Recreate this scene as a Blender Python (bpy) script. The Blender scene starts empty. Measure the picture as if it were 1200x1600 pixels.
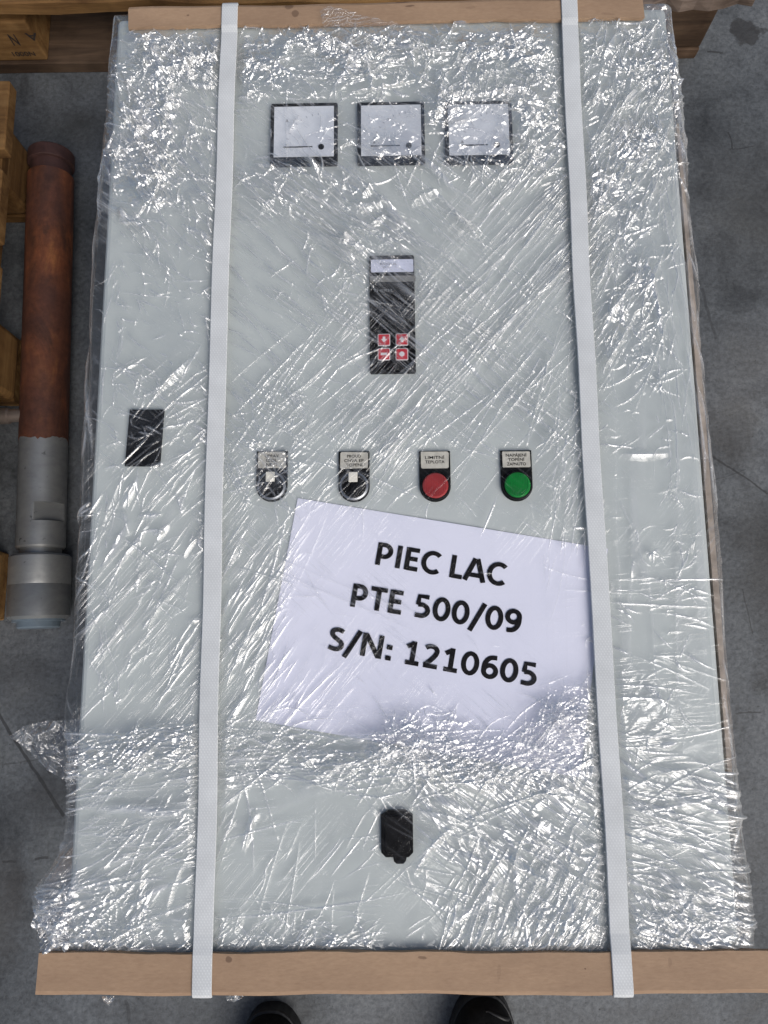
import bpy, bmesh, math, random
import numpy as np
from mathutils import Vector, Matrix
random.seed(7)
rng = np.random.default_rng(11)
scene = bpy.context.scene
COL = scene.collection
rad = math.radians

# ------------------------------------------------------------------ camera
F, CX, CY = 1200.0, 600.0, 800.0          # focal length and centre, in photo pixels
_dy = np.array([-62, -7150, 1200.0]); _dy /= np.linalg.norm(_dy)
_dx = np.array([1, -0.0075, -0.016]); _dx -= _dy * _dx.dot(_dy); _dx /= np.linalg.norm(_dx)
RC = np.stack([_dx, _dy, np.cross(_dx, _dy)])
CAM = np.array([0, 0, 1.1])
cam_d = bpy.data.cameras.new('camera')
cam_d.sensor_width = 36; cam_d.lens = F / 1600 * 36
cam_d.clip_start = 0.02; cam_d.clip_end = 1000
cam = bpy.data.objects.new('camera', cam_d); COL.objects.link(cam)
m = Matrix.Identity(4)
for i in range(3):
    m[i][0] = RC[i, 0]; m[i][1] = -RC[i, 1]; m[i][2] = -RC[i, 2]; m[i][3] = CAM[i]
cam.matrix_world = m
scene.camera = cam

def P(x, y, z):
    """real-world point at height z measured from the photograph"""
    d = RC @ np.array([(x - CX) / F, (y - CY) / F, 1.0])
    t = (z - CAM[2]) / d[2]
    return CAM + t * d

# ------------------------------------------------------------------ sky, sun, exposure
SUN_EL, SUN_AZ = 44.0, 140.0               # azimuth clockwise from +Y
world = bpy.data.worlds.new('World'); scene.world = world
world.use_nodes = True
wn = world.node_tree.nodes; wl = world.node_tree.links
bg = wn['Background']
sky = wn.new('ShaderNodeTexSky'); sky.sky_type = 'NISHITA'; sky.sun_disc = False
sky.sun_elevation = rad(SUN_EL); sky.sun_rotation = rad(SUN_AZ)
sky.air_density = 1.0; sky.dust_density = 3.5; sky.ozone_density = 1.0
wl.new(sky.outputs[0], bg.inputs[0]); bg.inputs[1].default_value = 0.056
sd = bpy.data.lights.new('sun', 'SUN'); sd.energy = 1.5; sd.angle = rad(50); sd.color = (1.0, 0.975, 0.94)
so = bpy.data.objects.new('sun', sd); COL.objects.link(so)
sv = Vector((math.cos(rad(SUN_EL)) * math.sin(rad(SUN_AZ)), math.cos(rad(SUN_EL)) * math.cos(rad(SUN_AZ)), math.sin(rad(SUN_EL))))
so.rotation_euler = sv.to_track_quat('Z', 'Y').to_euler(); so.location = (3, -3, 5)
scene.view_settings.view_transform = 'Standard'; scene.view_settings.look = 'None'
scene.view_settings.exposure = 0.60; scene.view_settings.gamma = 1.0
scene.cycles.use_denoising = True
scene.cycles.transparent_max_bounces = 12
scene.cycles.max_bounces = 6; scene.cycles.diffuse_bounces = 3; scene.cycles.glossy_bounces = 3

# ------------------------------------------------------------------ materials
def mat(name):
    M = bpy.data.materials.new(name); M.use_nodes = True
    nt = M.node_tree
    return M, nt, nt.nodes['Principled BSDF']
def N(nt, t, **kw):
    n = nt.nodes.new(t)
    for k, v in kw.items():
        if k in n.inputs: n.inputs[k].default_value = v
        else: setattr(n, k, v)
    return n
def ramp(nt, fac, stops):
    r = nt.nodes.new('ShaderNodeValToRGB')
    e = r.color_ramp.elements
    while len(e) < len(stops): e.new(0.5)
    for el, (p, c) in zip(e, stops):
        el.position = p; el.color = (*c, 1) if len(c) == 3 else c
    nt.links.new(fac, r.inputs[0]); return r.outputs[0]
def coords(nt, scale=(1, 1, 1), kind='Object'):
    tc = nt.nodes.new('ShaderNodeTexCoord'); mp = nt.nodes.new('ShaderNodeMapping')
    mp.inputs['Scale'].default_value = scale
    nt.links.new(tc.outputs[kind], mp.inputs[0]); return mp.outputs[0]
def noise(nt, vec, scale, detail=4, rough=0.55, dist=0.0):
    n = N(nt, 'ShaderNodeTexNoise', Scale=scale, Detail=detail, Roughness=rough, Distortion=dist)
    nt.links.new(vec, n.inputs['Vector']); return n.outputs['Fac']
def mixc(nt, fac, a, b, mode='MIX'):
    x = nt.nodes.new('ShaderNodeMix'); x.data_type = 'RGBA'; x.blend_type = mode
    for s, v in ((x.inputs[0], fac), (x.inputs[6], a), (x.inputs[7], b)):
        if hasattr(v, 'links'): nt.links.new(v, s)
        elif isinstance(v, (int, float)): s.default_value = v
        else: s.default_value = (*v, 1)
    return x.outputs[2]
def math_(nt, op, a, b=None, c=None):
    n = nt.nodes.new('ShaderNodeMath'); n.operation = op
    for s, v in zip(n.inputs, (a, b, c)):
        if v is None: continue
        if hasattr(v, 'links'): nt.links.new(v, s)
        else: s.default_value = v
    return n.outputs[0]
def bump(nt, bsdf, h, dist=0.001, strength=0.5):
    b = N(nt, 'ShaderNodeBump', Strength=strength, Distance=dist)
    nt.links.new(h, b.inputs['Height']); nt.links.new(b.outputs[0], bsdf.inputs['Normal'])
def plain(name, col, rough=0.5, metal=0.0, var=0.12, nscale=60, bmp=0.0, spec=0.5):
    M, nt, b = mat(name)
    v = coords(nt)
    f = noise(nt, v, nscale, 5)
    lo = tuple(c * (1 - var) for c in col); hi = tuple(min(1, c * (1 + var)) for c in col)
    nt.links.new(ramp(nt, f, [(0.3, lo), (0.7, hi)]), b.inputs['Base Color'])
    b.inputs['Roughness'].default_value = rough; b.inputs['Metallic'].default_value = metal
    b.inputs['Specular IOR Level'].default_value = spec
    if bmp: bump(nt, b, f, bmp, 0.6)
    return M

def wood(name, axis, a, b_, c):
    M, nt, b = mat(name)
    oi = nt.nodes.new('ShaderNodeObjectInfo')
    sc = {'x': (1.2, 14, 14), 'y': (14, 1.2, 14), 'z': (14, 14, 1.2)}[axis]
    v = coords(nt, sc)
    vm = nt.nodes.new('ShaderNodeVectorMath'); vm.operation = 'ADD'
    cb = nt.nodes.new('ShaderNodeCombineXYZ')
    for i in range(3): nt.links.new(math_(nt, 'MULTIPLY', oi.outputs['Random'], 37.0 + i * 11), cb.inputs[i])
    nt.links.new(v, vm.inputs[0]); nt.links.new(cb.outputs[0], vm.inputs[1])
    f1 = noise(nt, vm.outputs[0], 3.2, 6, 0.6, 1.2)
    f2 = noise(nt, vm.outputs[0], 14, 4, 0.7, 0.4)
    f3 = noise(nt, coords(nt), 7, 4, 0.6)
    c1 = ramp(nt, f1, [(0.30, a), (0.52, b_), (0.72, c)])
    c2 = mixc(nt, math_(nt, 'MULTIPLY', f2, 0.55), c1, a)
    dirt = ramp(nt, f3, [(0.40, (0.45, 0.42, 0.40)), (0.62, (1, 1, 1))])
    c3 = mixc(nt, 1.0, c2, dirt, 'MULTIPLY')
    hv = nt.nodes.new('ShaderNodeHueSaturation'); nt.links.new(c3, hv.inputs['Color'])
    nt.links.new(math_(nt, 'MULTIPLY_ADD', oi.outputs['Random'], 0.5, 0.75), hv.inputs['Value'])
    nt.links.new(hv.outputs[0], b.inputs['Base Color'])
    b.inputs['Roughness'].default_value = 0.8; b.inputs['Specular IOR Level'].default_value = 0.2
    bump(nt, b, f2, 0.0015, 0.6)
    return M
WOODS = {ax: wood('pallet_wood_' + ax, ax, (0.17, 0.088, 0.034), (0.37, 0.208, 0.078), (0.48, 0.295, 0.125)) for ax in 'xy'}
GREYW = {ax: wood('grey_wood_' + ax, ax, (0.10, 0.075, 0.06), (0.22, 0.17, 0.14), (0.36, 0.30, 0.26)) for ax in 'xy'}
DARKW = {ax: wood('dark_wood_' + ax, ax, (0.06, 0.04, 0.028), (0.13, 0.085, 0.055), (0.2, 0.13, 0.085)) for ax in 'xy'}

def cardboard():
    M, nt, b = mat('cardboard')
    f1 = noise(nt, coords(nt, (1, 3, 3)), 140, 4, 0.7)
    f2 = noise(nt, coords(nt, (1, 2.2, 1)), 11, 5, 0.6)
    c = mixc(nt, f1, (0.30, 0.195, 0.125), (0.45, 0.315, 0.215))
    c = mixc(nt, 1.0, c, ramp(nt, f2, [(0.32, (0.84, 0.82, 0.8)), (0.66, (1.04, 1.03, 1.0))]), 'MULTIPLY')
    wob = N(nt, 'ShaderNodeTexNoise', Scale=60.0, Detail=3.0); nt.links.new(coords(nt), wob.inputs['Vector'])
    for px, py, rx, ry, amt in ((452, 10, 9, 7, .55), (462, 21, 7, 8, .55), (628, 3, 14, 3, .5), (640, 10, 9, 2.5, .6), (293, 23, 3, 2, .6), (322, 1497, 5, 2.5, .7), (357, 1500, 5, 5, .6), (660, 1497, 7, 2, .5), (1046, 1505, 3, 8, .2), (780, 1520, 3, 14, .15), (916, 1514, 1.5, 1.5, .7), (735, 12, 10, 4, .18), (950, 22, 14, 3, .2)):
        q = P(px, py, 0.3858); rx /= 1680; ry /= 1680
        dv = nt.nodes.new('ShaderNodeVectorMath'); dv.operation = 'MULTIPLY_ADD'
        dv.inputs[1].default_value = (0.006, 0.006, 0); dv.inputs[2].default_value = (-0.003, -0.003, 0); nt.links.new(wob.outputs['Color'], dv.inputs[0])
        av = nt.nodes.new('ShaderNodeVectorMath'); av.operation = 'ADD'; nt.links.new(coords(nt), av.inputs[0]); nt.links.new(dv.outputs[0], av.inputs[1])
        mp = nt.nodes.new('ShaderNodeMapping'); mp.inputs['Scale'].default_value = (1 / rx, 1 / ry, 0); mp.inputs['Location'].default_value = (-q[0] / rx, -q[1] / ry, 0); nt.links.new(av.outputs[0], mp.inputs[0])
        ln = nt.nodes.new('ShaderNodeVectorMath'); ln.operation = 'LENGTH'; nt.links.new(mp.outputs[0], ln.inputs[0])
        c = mixc(nt, ramp(nt, ln.outputs['Value'], [(0.75, (amt,) * 3), (1.0, (0, 0, 0))]), c, (0.09, 0.05, 0.035))
    nt.links.new(c, b.inputs['Base Color']); b.inputs['Roughness'].default_value = 0.75
    b.inputs['Specular IOR Level'].default_value = 0.25
    bump(nt, b, f1, 0.0006, 0.4)
    return M
CARD = cardboard()

def concrete():
    M, nt, b = mat('concrete_floor')
    v = coords(nt)
    big = noise(nt, v, 2.1, 6, 0.6, 0.4)
    mid = noise(nt, v, 9.0, 6, 0.65, 0.6)
    fine = noise(nt, v, 150, 5, 0.75)
    spk = noise(nt, v, 230, 3, 0.6)
    c = ramp(nt, big, [(0.32, (0.078, 0.085, 0.092)), (0.50, (0.138, 0.149, 0.160)), (0.68, (0.205, 0.217, 0.229))])
    c = mixc(nt, 1.0, c, ramp(nt, mid, [(0.32, (0.55, 0.54, 0.53)), (0.52, (1, 1, 1)), (0.75, (1.15, 1.13, 1.08))]), 'MULTIPLY')
    c = mixc(nt, 1.0, c, ramp(nt, fine, [(0.34, (0.58, 0.58, 0.58)), (0.62, (1.10, 1.10, 1.10))]), 'MULTIPLY')
    c = mixc(nt, ramp(nt, spk, [(0.66, (0, 0, 0)), (0.71, (0.85, 0.85, 0.85))]), c, (0.03, 0.03, 0.03))
    # dirt and oil stains with a shape of their own
    geo = nt.nodes.new('ShaderNodeNewGeometry')
    wob = nt.nodes.new('ShaderNodeVectorMath'); wob.operation = 'ADD'
    nz = N(nt, 'ShaderNodeTexNoise', Scale=22.0, Detail=5.0, Roughness=0.65)
    nt.links.new(geo.outputs['Position'], nz.inputs['Vector'])
    sub = nt.nodes.new('ShaderNodeVectorMath'); sub.operation = 'MULTIPLY_ADD'
    sub.inputs[1].default_value = (0.07, 0.07, 0); sub.inputs[2].default_value = (-0.035, -0.035, 0)
    nt.links.new(nz.outputs['Color'], sub.inputs[0])
    nt.links.new(geo.outputs['Position'], wob.inputs[0]); nt.links.new(sub.outputs[0], wob.inputs[1])
    pos = wob.outputs[0]
    def stain(c, px, py, rx, ry, amt, col=(0.035, 0.033, 0.032), soft=0.5):
        q = P(px, py, 0)
        mp = nt.nodes.new('ShaderNodeMapping'); mp.vector_type = 'POINT'
        mp.inputs['Location'].default_value = (-q[0] / rx, -q[1] / ry, 0)
        mp.inputs['Scale'].default_value = (1 / rx, 1 / ry, 0)
        nt.links.new(pos, mp.inputs[0])
        ln = nt.nodes.new('ShaderNodeVectorMath'); ln.operation = 'LENGTH'
        nt.links.new(mp.outputs[0], ln.inputs[0])
        f = ramp(nt, ln.outputs['Value'], [(1 - soft, (amt,) * 3), (1.0, (0, 0, 0))])
        return mixc(nt, f, c, col)
    c = stain(c, 1165, 52, 0.026, 0.022, 0.75, soft=0.2)
    c = stain(c, 1187, 48, 0.018, 0.008, 0.6, soft=0.3)
    c = stain(c, 1150, 670, 0.05, 0.075, 0.45, (0.06, 0.055, 0.05))
    c = stain(c, 1195, 880, 0.055, 0.13, 0.55, (0.05, 0.048, 0.045), 0.7)
    c = stain(c, 1180, 560, 0.09, 0.09, 0.3, (0.07, 0.062, 0.055), 0.8)
    c = stain(c, 1190, 330, 0.12, 0.16, 0.25, (0.07, 0.065, 0.055), 0.8)
    c = stain(c, 75, 1245, 0.06, 0.05, 0.5, (0.05, 0.05, 0.05), 0.8)
    c = stain(c, 5, 1415, 0.04, 0.09, 0.5, (0.055, 0.05, 0.045), 0.6)
    c = stain(c, 30, 1060, 0.10, 0.06, 0.35, (0.06, 0.06, 0.06), 0.8)
    c = stain(c, 250, 1580, 0.12, 0.04, 0.3, (0.06, 0.06, 0.06), 0.8)
    c = stain(c, 1005, 1585, 0.10, 0.02, 0.3, (0.07, 0.07, 0.07), 0.8)
    c = stain(c, 120, 205, 0.10, 0.06, 0.4, (0.05, 0.05, 0.045), 0.8)
    # cracks and scratches
    def crack(c, p0, p1, w, amt):
        a = P(*p0, 0); e = P(*p1, 0); d = e - a; L = np.linalg.norm(d); d /= L
        mp = nt.nodes.new('ShaderNodeMapping'); mp.vector_type = 'TEXTURE'
        mp.inputs['Location'].default_value = tuple(a)
        mp.inputs['Rotation'].default_value = (0, 0, math.atan2(d[1], d[0]))
        nz2 = nt.nodes.new('ShaderNodeVectorMath'); nz2.operation = 'MULTIPLY_ADD'
        nz2.inputs[1].default_value = (0.012, 0.012, 0); nz2.inputs[2].default_value = (-0.006, -0.006, 0)
        nt.links.new(nz.outputs['Color'], nz2.inputs[0])
        ad = nt.nodes.new('ShaderNodeVectorMath'); ad.operation = 'ADD'
        nt.links.new(geo.outputs['Position'], ad.inputs[0]); nt.links.new(nz2.outputs[0], ad.inputs[1])
        nt.links.new(ad.outputs[0], mp.inputs[0])
        sp = nt.nodes.new('ShaderNodeSeparateXYZ'); nt.links.new(mp.outputs[0], sp.inputs[0])
        across = math_(nt, 'LESS_THAN', math_(nt, 'ABSOLUTE', sp.outputs[1]), w)
        along = math_(nt, 'MULTIPLY', math_(nt, 'GREATER_THAN', sp.outputs[0], 0.0), math_(nt, 'LESS_THAN', sp.outputs[0], L))
        return mixc(nt, math_(nt, 'MULTIPLY', math_(nt, 'MULTIPLY', across, along), amt), c, (0.03, 0.03, 0.03))
    for a, e, w, t in (((-5, 1112), (100, 1275), 0.0022, 0.7), ((38, 1140), (80, 1212), 0.0013, 0.5), ((1112, 712), (1200, 772), 0.0014, 0.7),
                       ((1138, 206), (1146, 233), 0.0012, 0.8), ((1146, 233), (1178, 229), 0.001, 0.6), ((1104, 81), (1128, 84), 0.0016, 0.7),
                       ((1096, 450), (1118, 530), 0.0022, 0.4), ((1112, 752), (1165, 735), 0.0008, 0.4), ((1150, 1115), (1190, 1113), 0.001, 0.6),
                       ((55, 1342), (78, 1339), 0.0016, 0.7), ((5, 1346), (25, 1345), 0.0016, 0.7), ((195, 1562), (203, 1600), 0.002, 0.4),
                       ((1160, 920), (1175, 990), 0.0009, 0.5), ((0, 1195), (100, 1180), 0.001, 0.35)):
        c = crack(c, a, e, w, t)
    nt.links.new(c, b.inputs['Base Color'])
    nt.links.new(ramp(nt, mid, [(0.3, (0.42,) * 3), (0.7, (0.7,) * 3)]), b.inputs['Roughness'])
    b.inputs['Specular IOR Level'].default_value = 0.35
    bump(nt, b, fine, 0.0016, 0.6)
    return M
CONCRETE = concrete()

def strap_mat():
    M, nt, b = mat('woven_strap')
    tc = nt.nodes.new('ShaderNodeTexCoord'); sp = nt.nodes.new('ShaderNodeSeparateXYZ')
    nt.links.new(tc.outputs['Object'], sp.inputs[0])
    x, y = sp.outputs[0], sp.outputs[1]
    k = 2 * math.pi / 0.0028
    s1 = math_(nt, 'SINE', math_(nt, 'MULTIPLY', math_(nt, 'ADD', math_(nt, 'MULTIPLY', x, 1.0), math_(nt, 'MULTIPLY', y, 0.62)), k))
    s2 = math_(nt, 'SINE', math_(nt, 'MULTIPLY', math_(nt, 'SUBTRACT', math_(nt, 'MULTIPLY', x, 1.0), math_(nt, 'MULTIPLY', y, 0.62)), k))
    w = math_(nt, 'MULTIPLY_ADD', math_(nt, 'MULTIPLY', s1, s2), 0.35, math_(nt, 'MULTIPLY', s1, 0.25))
    f = noise(nt, coords(nt), 40, 4)
    c = ramp(nt, w, [(0.0, (0.62, 0.64, 0.65)), (0.3, (0.72, 0.74, 0.745)), (1.0, (0.75, 0.77, 0.77))])
    c = mixc(nt, 1.0, c, ramp(nt, f, [(0.3, (0.9, 0.9, 0.9)), (0.7, (1.03, 1.03, 1.03))]), 'MULTIPLY')
    nt.links.new(c, b.inputs['Base Color']); b.inputs['Roughness'].default_value = 0.55
    b.inputs['Specular IOR Level'].default_value = 0.3
    return M
STRAP = strap_mat()

def rust():
    M, nt, b = mat('rusty_steel')
    f1 = noise(nt, coords(nt, (1, 0.35, 1)), 26, 7, 0.65, 0.8)
    f2 = noise(nt, coords(nt), 9, 4, 0.6)
    f3 = noise(nt, coords(nt), 120, 4, 0.7)
    c = ramp(nt, f1, [(0.30, (0.035, 0.019, 0.016)), (0.44, (0.12, 0.045, 0.022)), (0.56, (0.25, 0.08, 0.032)), (0.70, (0.42, 0.16, 0.05))])
    c = mixc(nt, ramp(nt, f2, [(0.40, (0.75,) * 3), (0.62, (0, 0, 0))]), c, (0.10, 0.042, 0.03))
    c = mixc(nt, 1.0, c, ramp(nt, f3, [(0.3, (0.7,) * 3), (0.7, (1.1,) * 3)]), 'MULTIPLY')
    nt.links.new(c, b.inputs['Base Color']); b.inputs['Roughness'].default_value = 0.62; b.inputs['Metallic'].default_value = 0.15
    bump(nt, b, f1, 0.0012, 0.6)
    return M
def steel(name, lo, hi, rough):
    M, nt, b = mat(name)
    f1 = noise(nt, coords(nt, (1, 1.7, 1)), 30, 7, 0.6, 0.3)
    f2 = noise(nt, coords(nt), 60, 3, 0.6)
    c = ramp(nt, f1, [(0.3, lo), (0.68, hi)])
    c = mixc(nt, ramp(nt, f2, [(0.66, (0, 0, 0)), (0.72, (0.7,) * 3)]), c, (0.05, 0.05, 0.045))
    nt.links.new(c, b.inputs['Base Color']); b.inputs['Metallic'].default_value = 0.6
    nt.links.new(ramp(nt, f1, [(0.3, (rough + 0.15,) * 3), (0.7, (rough - 0.05,) * 3)]), b.inputs['Roughness'])
    bump(nt, b, f1, 0.0003, 0.25)
    return M
RUST = rust(); STEEL = steel('machined_steel', (0.27, 0.275, 0.27), (0.40, 0.40, 0.385), 0.45)
RODM = steel('bar_steel', (0.20, 0.155, 0.13), (0.36, 0.30, 0.26), 0.35)
RUSTD = plain('dark_rust', (0.06, 0.026, 0.022), 0.7, 0.1, 0.35, 40, 0.001)
PANEL = plain('cabinet_paint', (0.49, 0.53, 0.525), 0.5, 0, 0.03, 14)
BLACKP = plain('black_plastic', (0.005, 0.005, 0.0055), 0.45, 0, 0.3, 90, 0.0003, 0.06)
BLACKM = plain('black_matte', (0.007, 0.007, 0.0075), 0.6, 0, 0.3, 60, 0.0004, 0.05)
DIAL = plain('dial_white', (0.70, 0.73, 0.78), 0.35, 0, 0.04, 30)
DIALC = plain('dial_cover', (0.62, 0.65, 0.71), 0.3, 0, 0.04, 30)
INK = plain('ink', (0.010, 0.009, 0.010), 0.8, 0, 0.2, 200, 0, 0.05)
INKS = plain('faded_ink', (0.10, 0.10, 0.11), 0.6, 0, 0.4, 300)
STAMP = plain('wood_stamp', (0.025, 0.018, 0.014), 0.8, 0, 0.5, 120)
LEGEND = plain('legend_plate', (0.52, 0.50, 0.44), 0.5, 0, 0.16, 160)
LABELW = plain('label_white', (0.68, 0.71, 0.86), 0.5, 0, 0.03, 60)
CHROME = plain('grey_ring', (0.34, 0.35, 0.37), 0.3, 0.85, 0.1, 60)
REDL = plain('red_lens', (0.34, 0.035, 0.035), 0.22, 0, 0.15, 60)
GREENL = plain('green_lens', (0.004, 0.20, 0.03), 0.2, 0, 0.15, 60)
REDK = plain('red_key', (0.50, 0.035, 0.05), 0.4, 0, 0.1, 120)
KEYW = plain('key_print', (0.72, 0.68, 0.70), 0.5, 0, 0.06, 100)
KNOBW = plain('knob_white', (0.80, 0.77, 0.68), 0.5, 0, 0.08, 100)
CAPB = plain('blue_grey_cap', (0.20, 0.25, 0.29), 0.4, 0, 0.15, 60)
RUBBER = plain('shoe_rubber', (0.008, 0.008, 0.009), 0.5, 0, 0.3, 70, 0.0006)
LEATHER = plain('shoe_leather', (0.006, 0.006, 0.0065), 0.6, 0, 0.3, 160, 0.0008, 0.12)
GREYPL = plain('grey_plastic', (0.20, 0.20, 0.19), 0.5, 0, 0.1, 60)

def paper_mat():
    M, nt, b = mat('paper')
    f = noise(nt, coords(nt), 5, 4, 0.5)
    nt.links.new(ramp(nt, f, [(0.3, (0.72, 0.735, 0.86)), (0.7, (0.77, 0.78, 0.90))]), b.inputs['Base Color'])
    b.inputs['Roughness'].default_value = 0.85; b.inputs['Specular IOR Level'].default_value = 0.1
    return M
PAPER = paper_mat()

def film_mat():
    M = bpy.data.materials.new('stretch_film'); M.use_nodes = True
    nt = M.node_tree; nt.nodes.remove(nt.nodes['Principled BSDF'])
    out = nt.nodes['Material Output']
    tr = N(nt, 'ShaderNodeBsdfTransparent'); tr.inputs[0].default_value = (0.99, 0.99, 0.99, 1)
    gl = N(nt, 'ShaderNodeBsdfGlossy', Roughness=0.05); gl.inputs[0].default_value = (1, 1, 1, 1)
    df = N(nt, 'ShaderNodeBsdfDiffuse'); df.inputs[0].default_value = (0.9, 0.9, 0.9, 1)
    tl = N(nt, 'ShaderNodeBsdfTranslucent'); tl.inputs[0].default_value = (0.9, 0.9, 0.9, 1)
    at = N(nt, 'ShaderNodeAttribute', attribute_name='haze_glint')
    hz = nt.nodes.new('ShaderNodeMixShader'); hz.inputs[0].default_value = 0.3
    nt.links.new(df.outputs[0], hz.inputs[1]); nt.links.new(tl.outputs[0], hz.inputs[2])
    tot = None
    for k, (an, att, sx_, sy_) in enumerate(((50, 'taut_a', 7, 300), (-42, 'taut_b', 8, 260), (4, 'taut_c', 9, 240))):
        aa = N(nt, 'ShaderNodeAttribute', attribute_name=att)
        v1 = coords(nt); rt = nt.nodes.new('ShaderNodeMapping'); rt.inputs['Rotation'].default_value = (0, 0, rad(-an)); nt.links.new(v1, rt.inputs[0])
        sc_ = nt.nodes.new('ShaderNodeMapping'); sc_.inputs['Scale'].default_value = (sx_, sy_, 1); sc_.inputs['Location'].default_value = (k * 3.7, k * 9.1, 0); nt.links.new(rt.outputs[0], sc_.inputs[0])
        n1 = noise(nt, sc_.outputs[0], 1.0, 1.5, 0.5, 0.25)
        n2 = noise(nt, rt.outputs[0], 16 + 5 * k, 3, 0.6)
        d_ = math_(nt, 'ABSOLUTE', math_(nt, 'SUBTRACT', n1, 0.5))
        ln_ = math_(nt, 'SUBTRACT', 1.0, math_(nt, 'MINIMUM', math_(nt, 'DIVIDE', d_, 0.033), 1.0))
        gate = ramp(nt, n2, [(0.44, (0, 0, 0)), (0.62, (1, 1, 1))])
        ln_ = math_(nt, 'MULTIPLY', math_(nt, 'MULTIPLY', ln_, gate), aa.outputs['Fac'])
        tot = ln_ if tot is None else math_(nt, 'MAXIMUM', tot, ln_)
    # small flat facets of crumpled film, some whitened as painted glints
    cm = N(nt, 'ShaderNodeAttribute', attribute_name='crumple')
    wv = N(nt, 'ShaderNodeTexNoise', Scale=38.0, Detail=2.0); nt.links.new(coords(nt), wv.inputs['Vector'])
    wm = nt.nodes.new('ShaderNodeVectorMath'); wm.operation = 'MULTIPLY_ADD'
    wm.inputs[1].default_value = (0.022, 0.022, 0); wm.inputs[2].default_value = (-0.011, -0.011, 0); nt.links.new(wv.outputs['Color'], wm.inputs[0])
    wa = nt.nodes.new('ShaderNodeVectorMath'); wa.operation = 'ADD'; nt.links.new(coords(nt), wa.inputs[0]); nt.links.new(wm.outputs[0], wa.inputs[1])
    hsum = math_(nt, 'MULTIPLY', tot, 0.0013); facet_glint = None
    for k, (sc0, am, an, st) in enumerate(((44, 0.42, 30, 2.6), (100, 0.44, 54, 3.4), (130, 0.42, -40, 3.6), (230, 0.34, 8, 2.8))):
        rt = nt.nodes.new('ShaderNodeMapping'); rt.inputs['Rotation'].default_value = (0, 0, rad(an)); nt.links.new(wa.outputs[0], rt.inputs[0])
        sm = nt.nodes.new('ShaderNodeMapping'); sm.inputs['Scale'].default_value = (1 / st, 1, 1); nt.links.new(rt.outputs[0], sm.inputs[0])
        vo = N(nt, 'ShaderNodeTexVoronoi', Scale=float(sc0)); vo.voronoi_dimensions = '2D'; vo.distance = 'CHEBYCHEV'
        nt.links.new(sm.outputs[0], vo.inputs['Vector'])
        hsum = math_(nt, 'ADD', hsum, math_(nt, 'MULTIPLY', math_(nt, 'MULTIPLY', vo.outputs['Distance'], am / sc0), cm.outputs['Fac']))
        if k in (1, 2, 3):
            sp = nt.nodes.new('ShaderNodeSeparateColor'); nt.links.new(vo.outputs['Color'], sp.inputs[0])
            f_ = ramp(nt, sp.outputs[0], [(0.70, (0, 0, 0)), (0.98, (1, 1, 1))])
            facet_glint = f_ if facet_glint is None else math_(nt, 'MULTIPLY_ADD', facet_glint, 0.6, math_(nt, 'MULTIPLY', f_, 0.6))
    facet_glint = math_(nt, 'MULTIPLY', facet_glint, cm.outputs['Fac'])
    bp = N(nt, 'ShaderNodeBump', Strength=1.0, Distance=1.0)
    nt.links.new(hsum, bp.inputs['Height'])
    nt.links.new(bp.outputs[0], gl.inputs['Normal'])
    milky_glint = math_(nt, 'MINIMUM', math_(nt, 'ADD', math_(nt, 'MULTIPLY', facet_glint, 0.26), math_(nt, 'MULTIPLY_ADD', tot, 0.62, math_(nt, 'MULTIPLY', at.outputs['Fac'], 0.85))), 0.85)  # film haze plus glints painted as diffuse white, whatever the light direction
    m1 = nt.nodes.new('ShaderNodeMixShader')
    nt.links.new(milky_glint, m1.inputs[0])
    nt.links.new(tr.outputs[0], m1.inputs[1]); nt.links.new(hz.outputs[0], m1.inputs[2])
    lw = N(nt, 'ShaderNodeLayerWeight', Blend=0.14)
    fr = math_(nt, 'MINIMUM', math_(nt, 'MULTIPLY_ADD', math_(nt, 'MINIMUM', lw.outputs['Fresnel'], 0.28), 0.5, math_(nt, 'MULTIPLY_ADD', math_(nt, 'ADD', math_(nt, 'MAXIMUM', at.outputs['Fac'], tot), math_(nt, 'MULTIPLY', cm.outputs['Fac'], 0.6)), 0.52, 0.004)), 0.55)
    m2 = nt.nodes.new('ShaderNodeMixShader')
    nt.links.new(fr, m2.inputs[0]); nt.links.new(m1.outputs[0], m2.inputs[1]); nt.links.new(gl.outputs[0], m2.inputs[2])
    nt.links.new(m2.outputs[0], out.inputs['Surface'])
    return M
FILM = film_mat()

# ------------------------------------------------------------------ builders
def thing(name, label, cat, loc=(0, 0, 0), group=None, rotz=0.0):
    o = bpy.data.objects.new(name, None); COL.objects.link(o)
    o.location = loc; o.rotation_euler = (0, 0, rotz); o.empty_display_size = 0.05
    o['label'] = label; o['category'] = cat
    if group: o['group'] = group
    return o
def obj(name, bm, material, parent=None, smooth=False, label=None, local=False, free=True):
    """one mesh object; geometry is given in world coordinates unless local"""
    me = bpy.data.meshes.new(name)
    if smooth:
        for e in bm.edges:
            if len(e.link_faces) == 2 and e.calc_face_angle(0) > 0.55: e.smooth = False
    bm.to_mesh(me)
    if free: bm.free()
    me.materials.append(material)
    if smooth:
        me.polygons.foreach_set('use_smooth', [True] * len(me.polygons))
    o = bpy.data.objects.new(name, me); COL.objects.link(o)
    if parent is not None:
        o.parent = parent
        if not local:
            root = Vector((0, 0, 0)); p = parent
            while p is not None: root += p.location; p = p.parent
            o.location = (0, 0, 0)
            me.transform(Matrix.Translation(-root))
    if label: o['label'] = label
    return o
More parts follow.
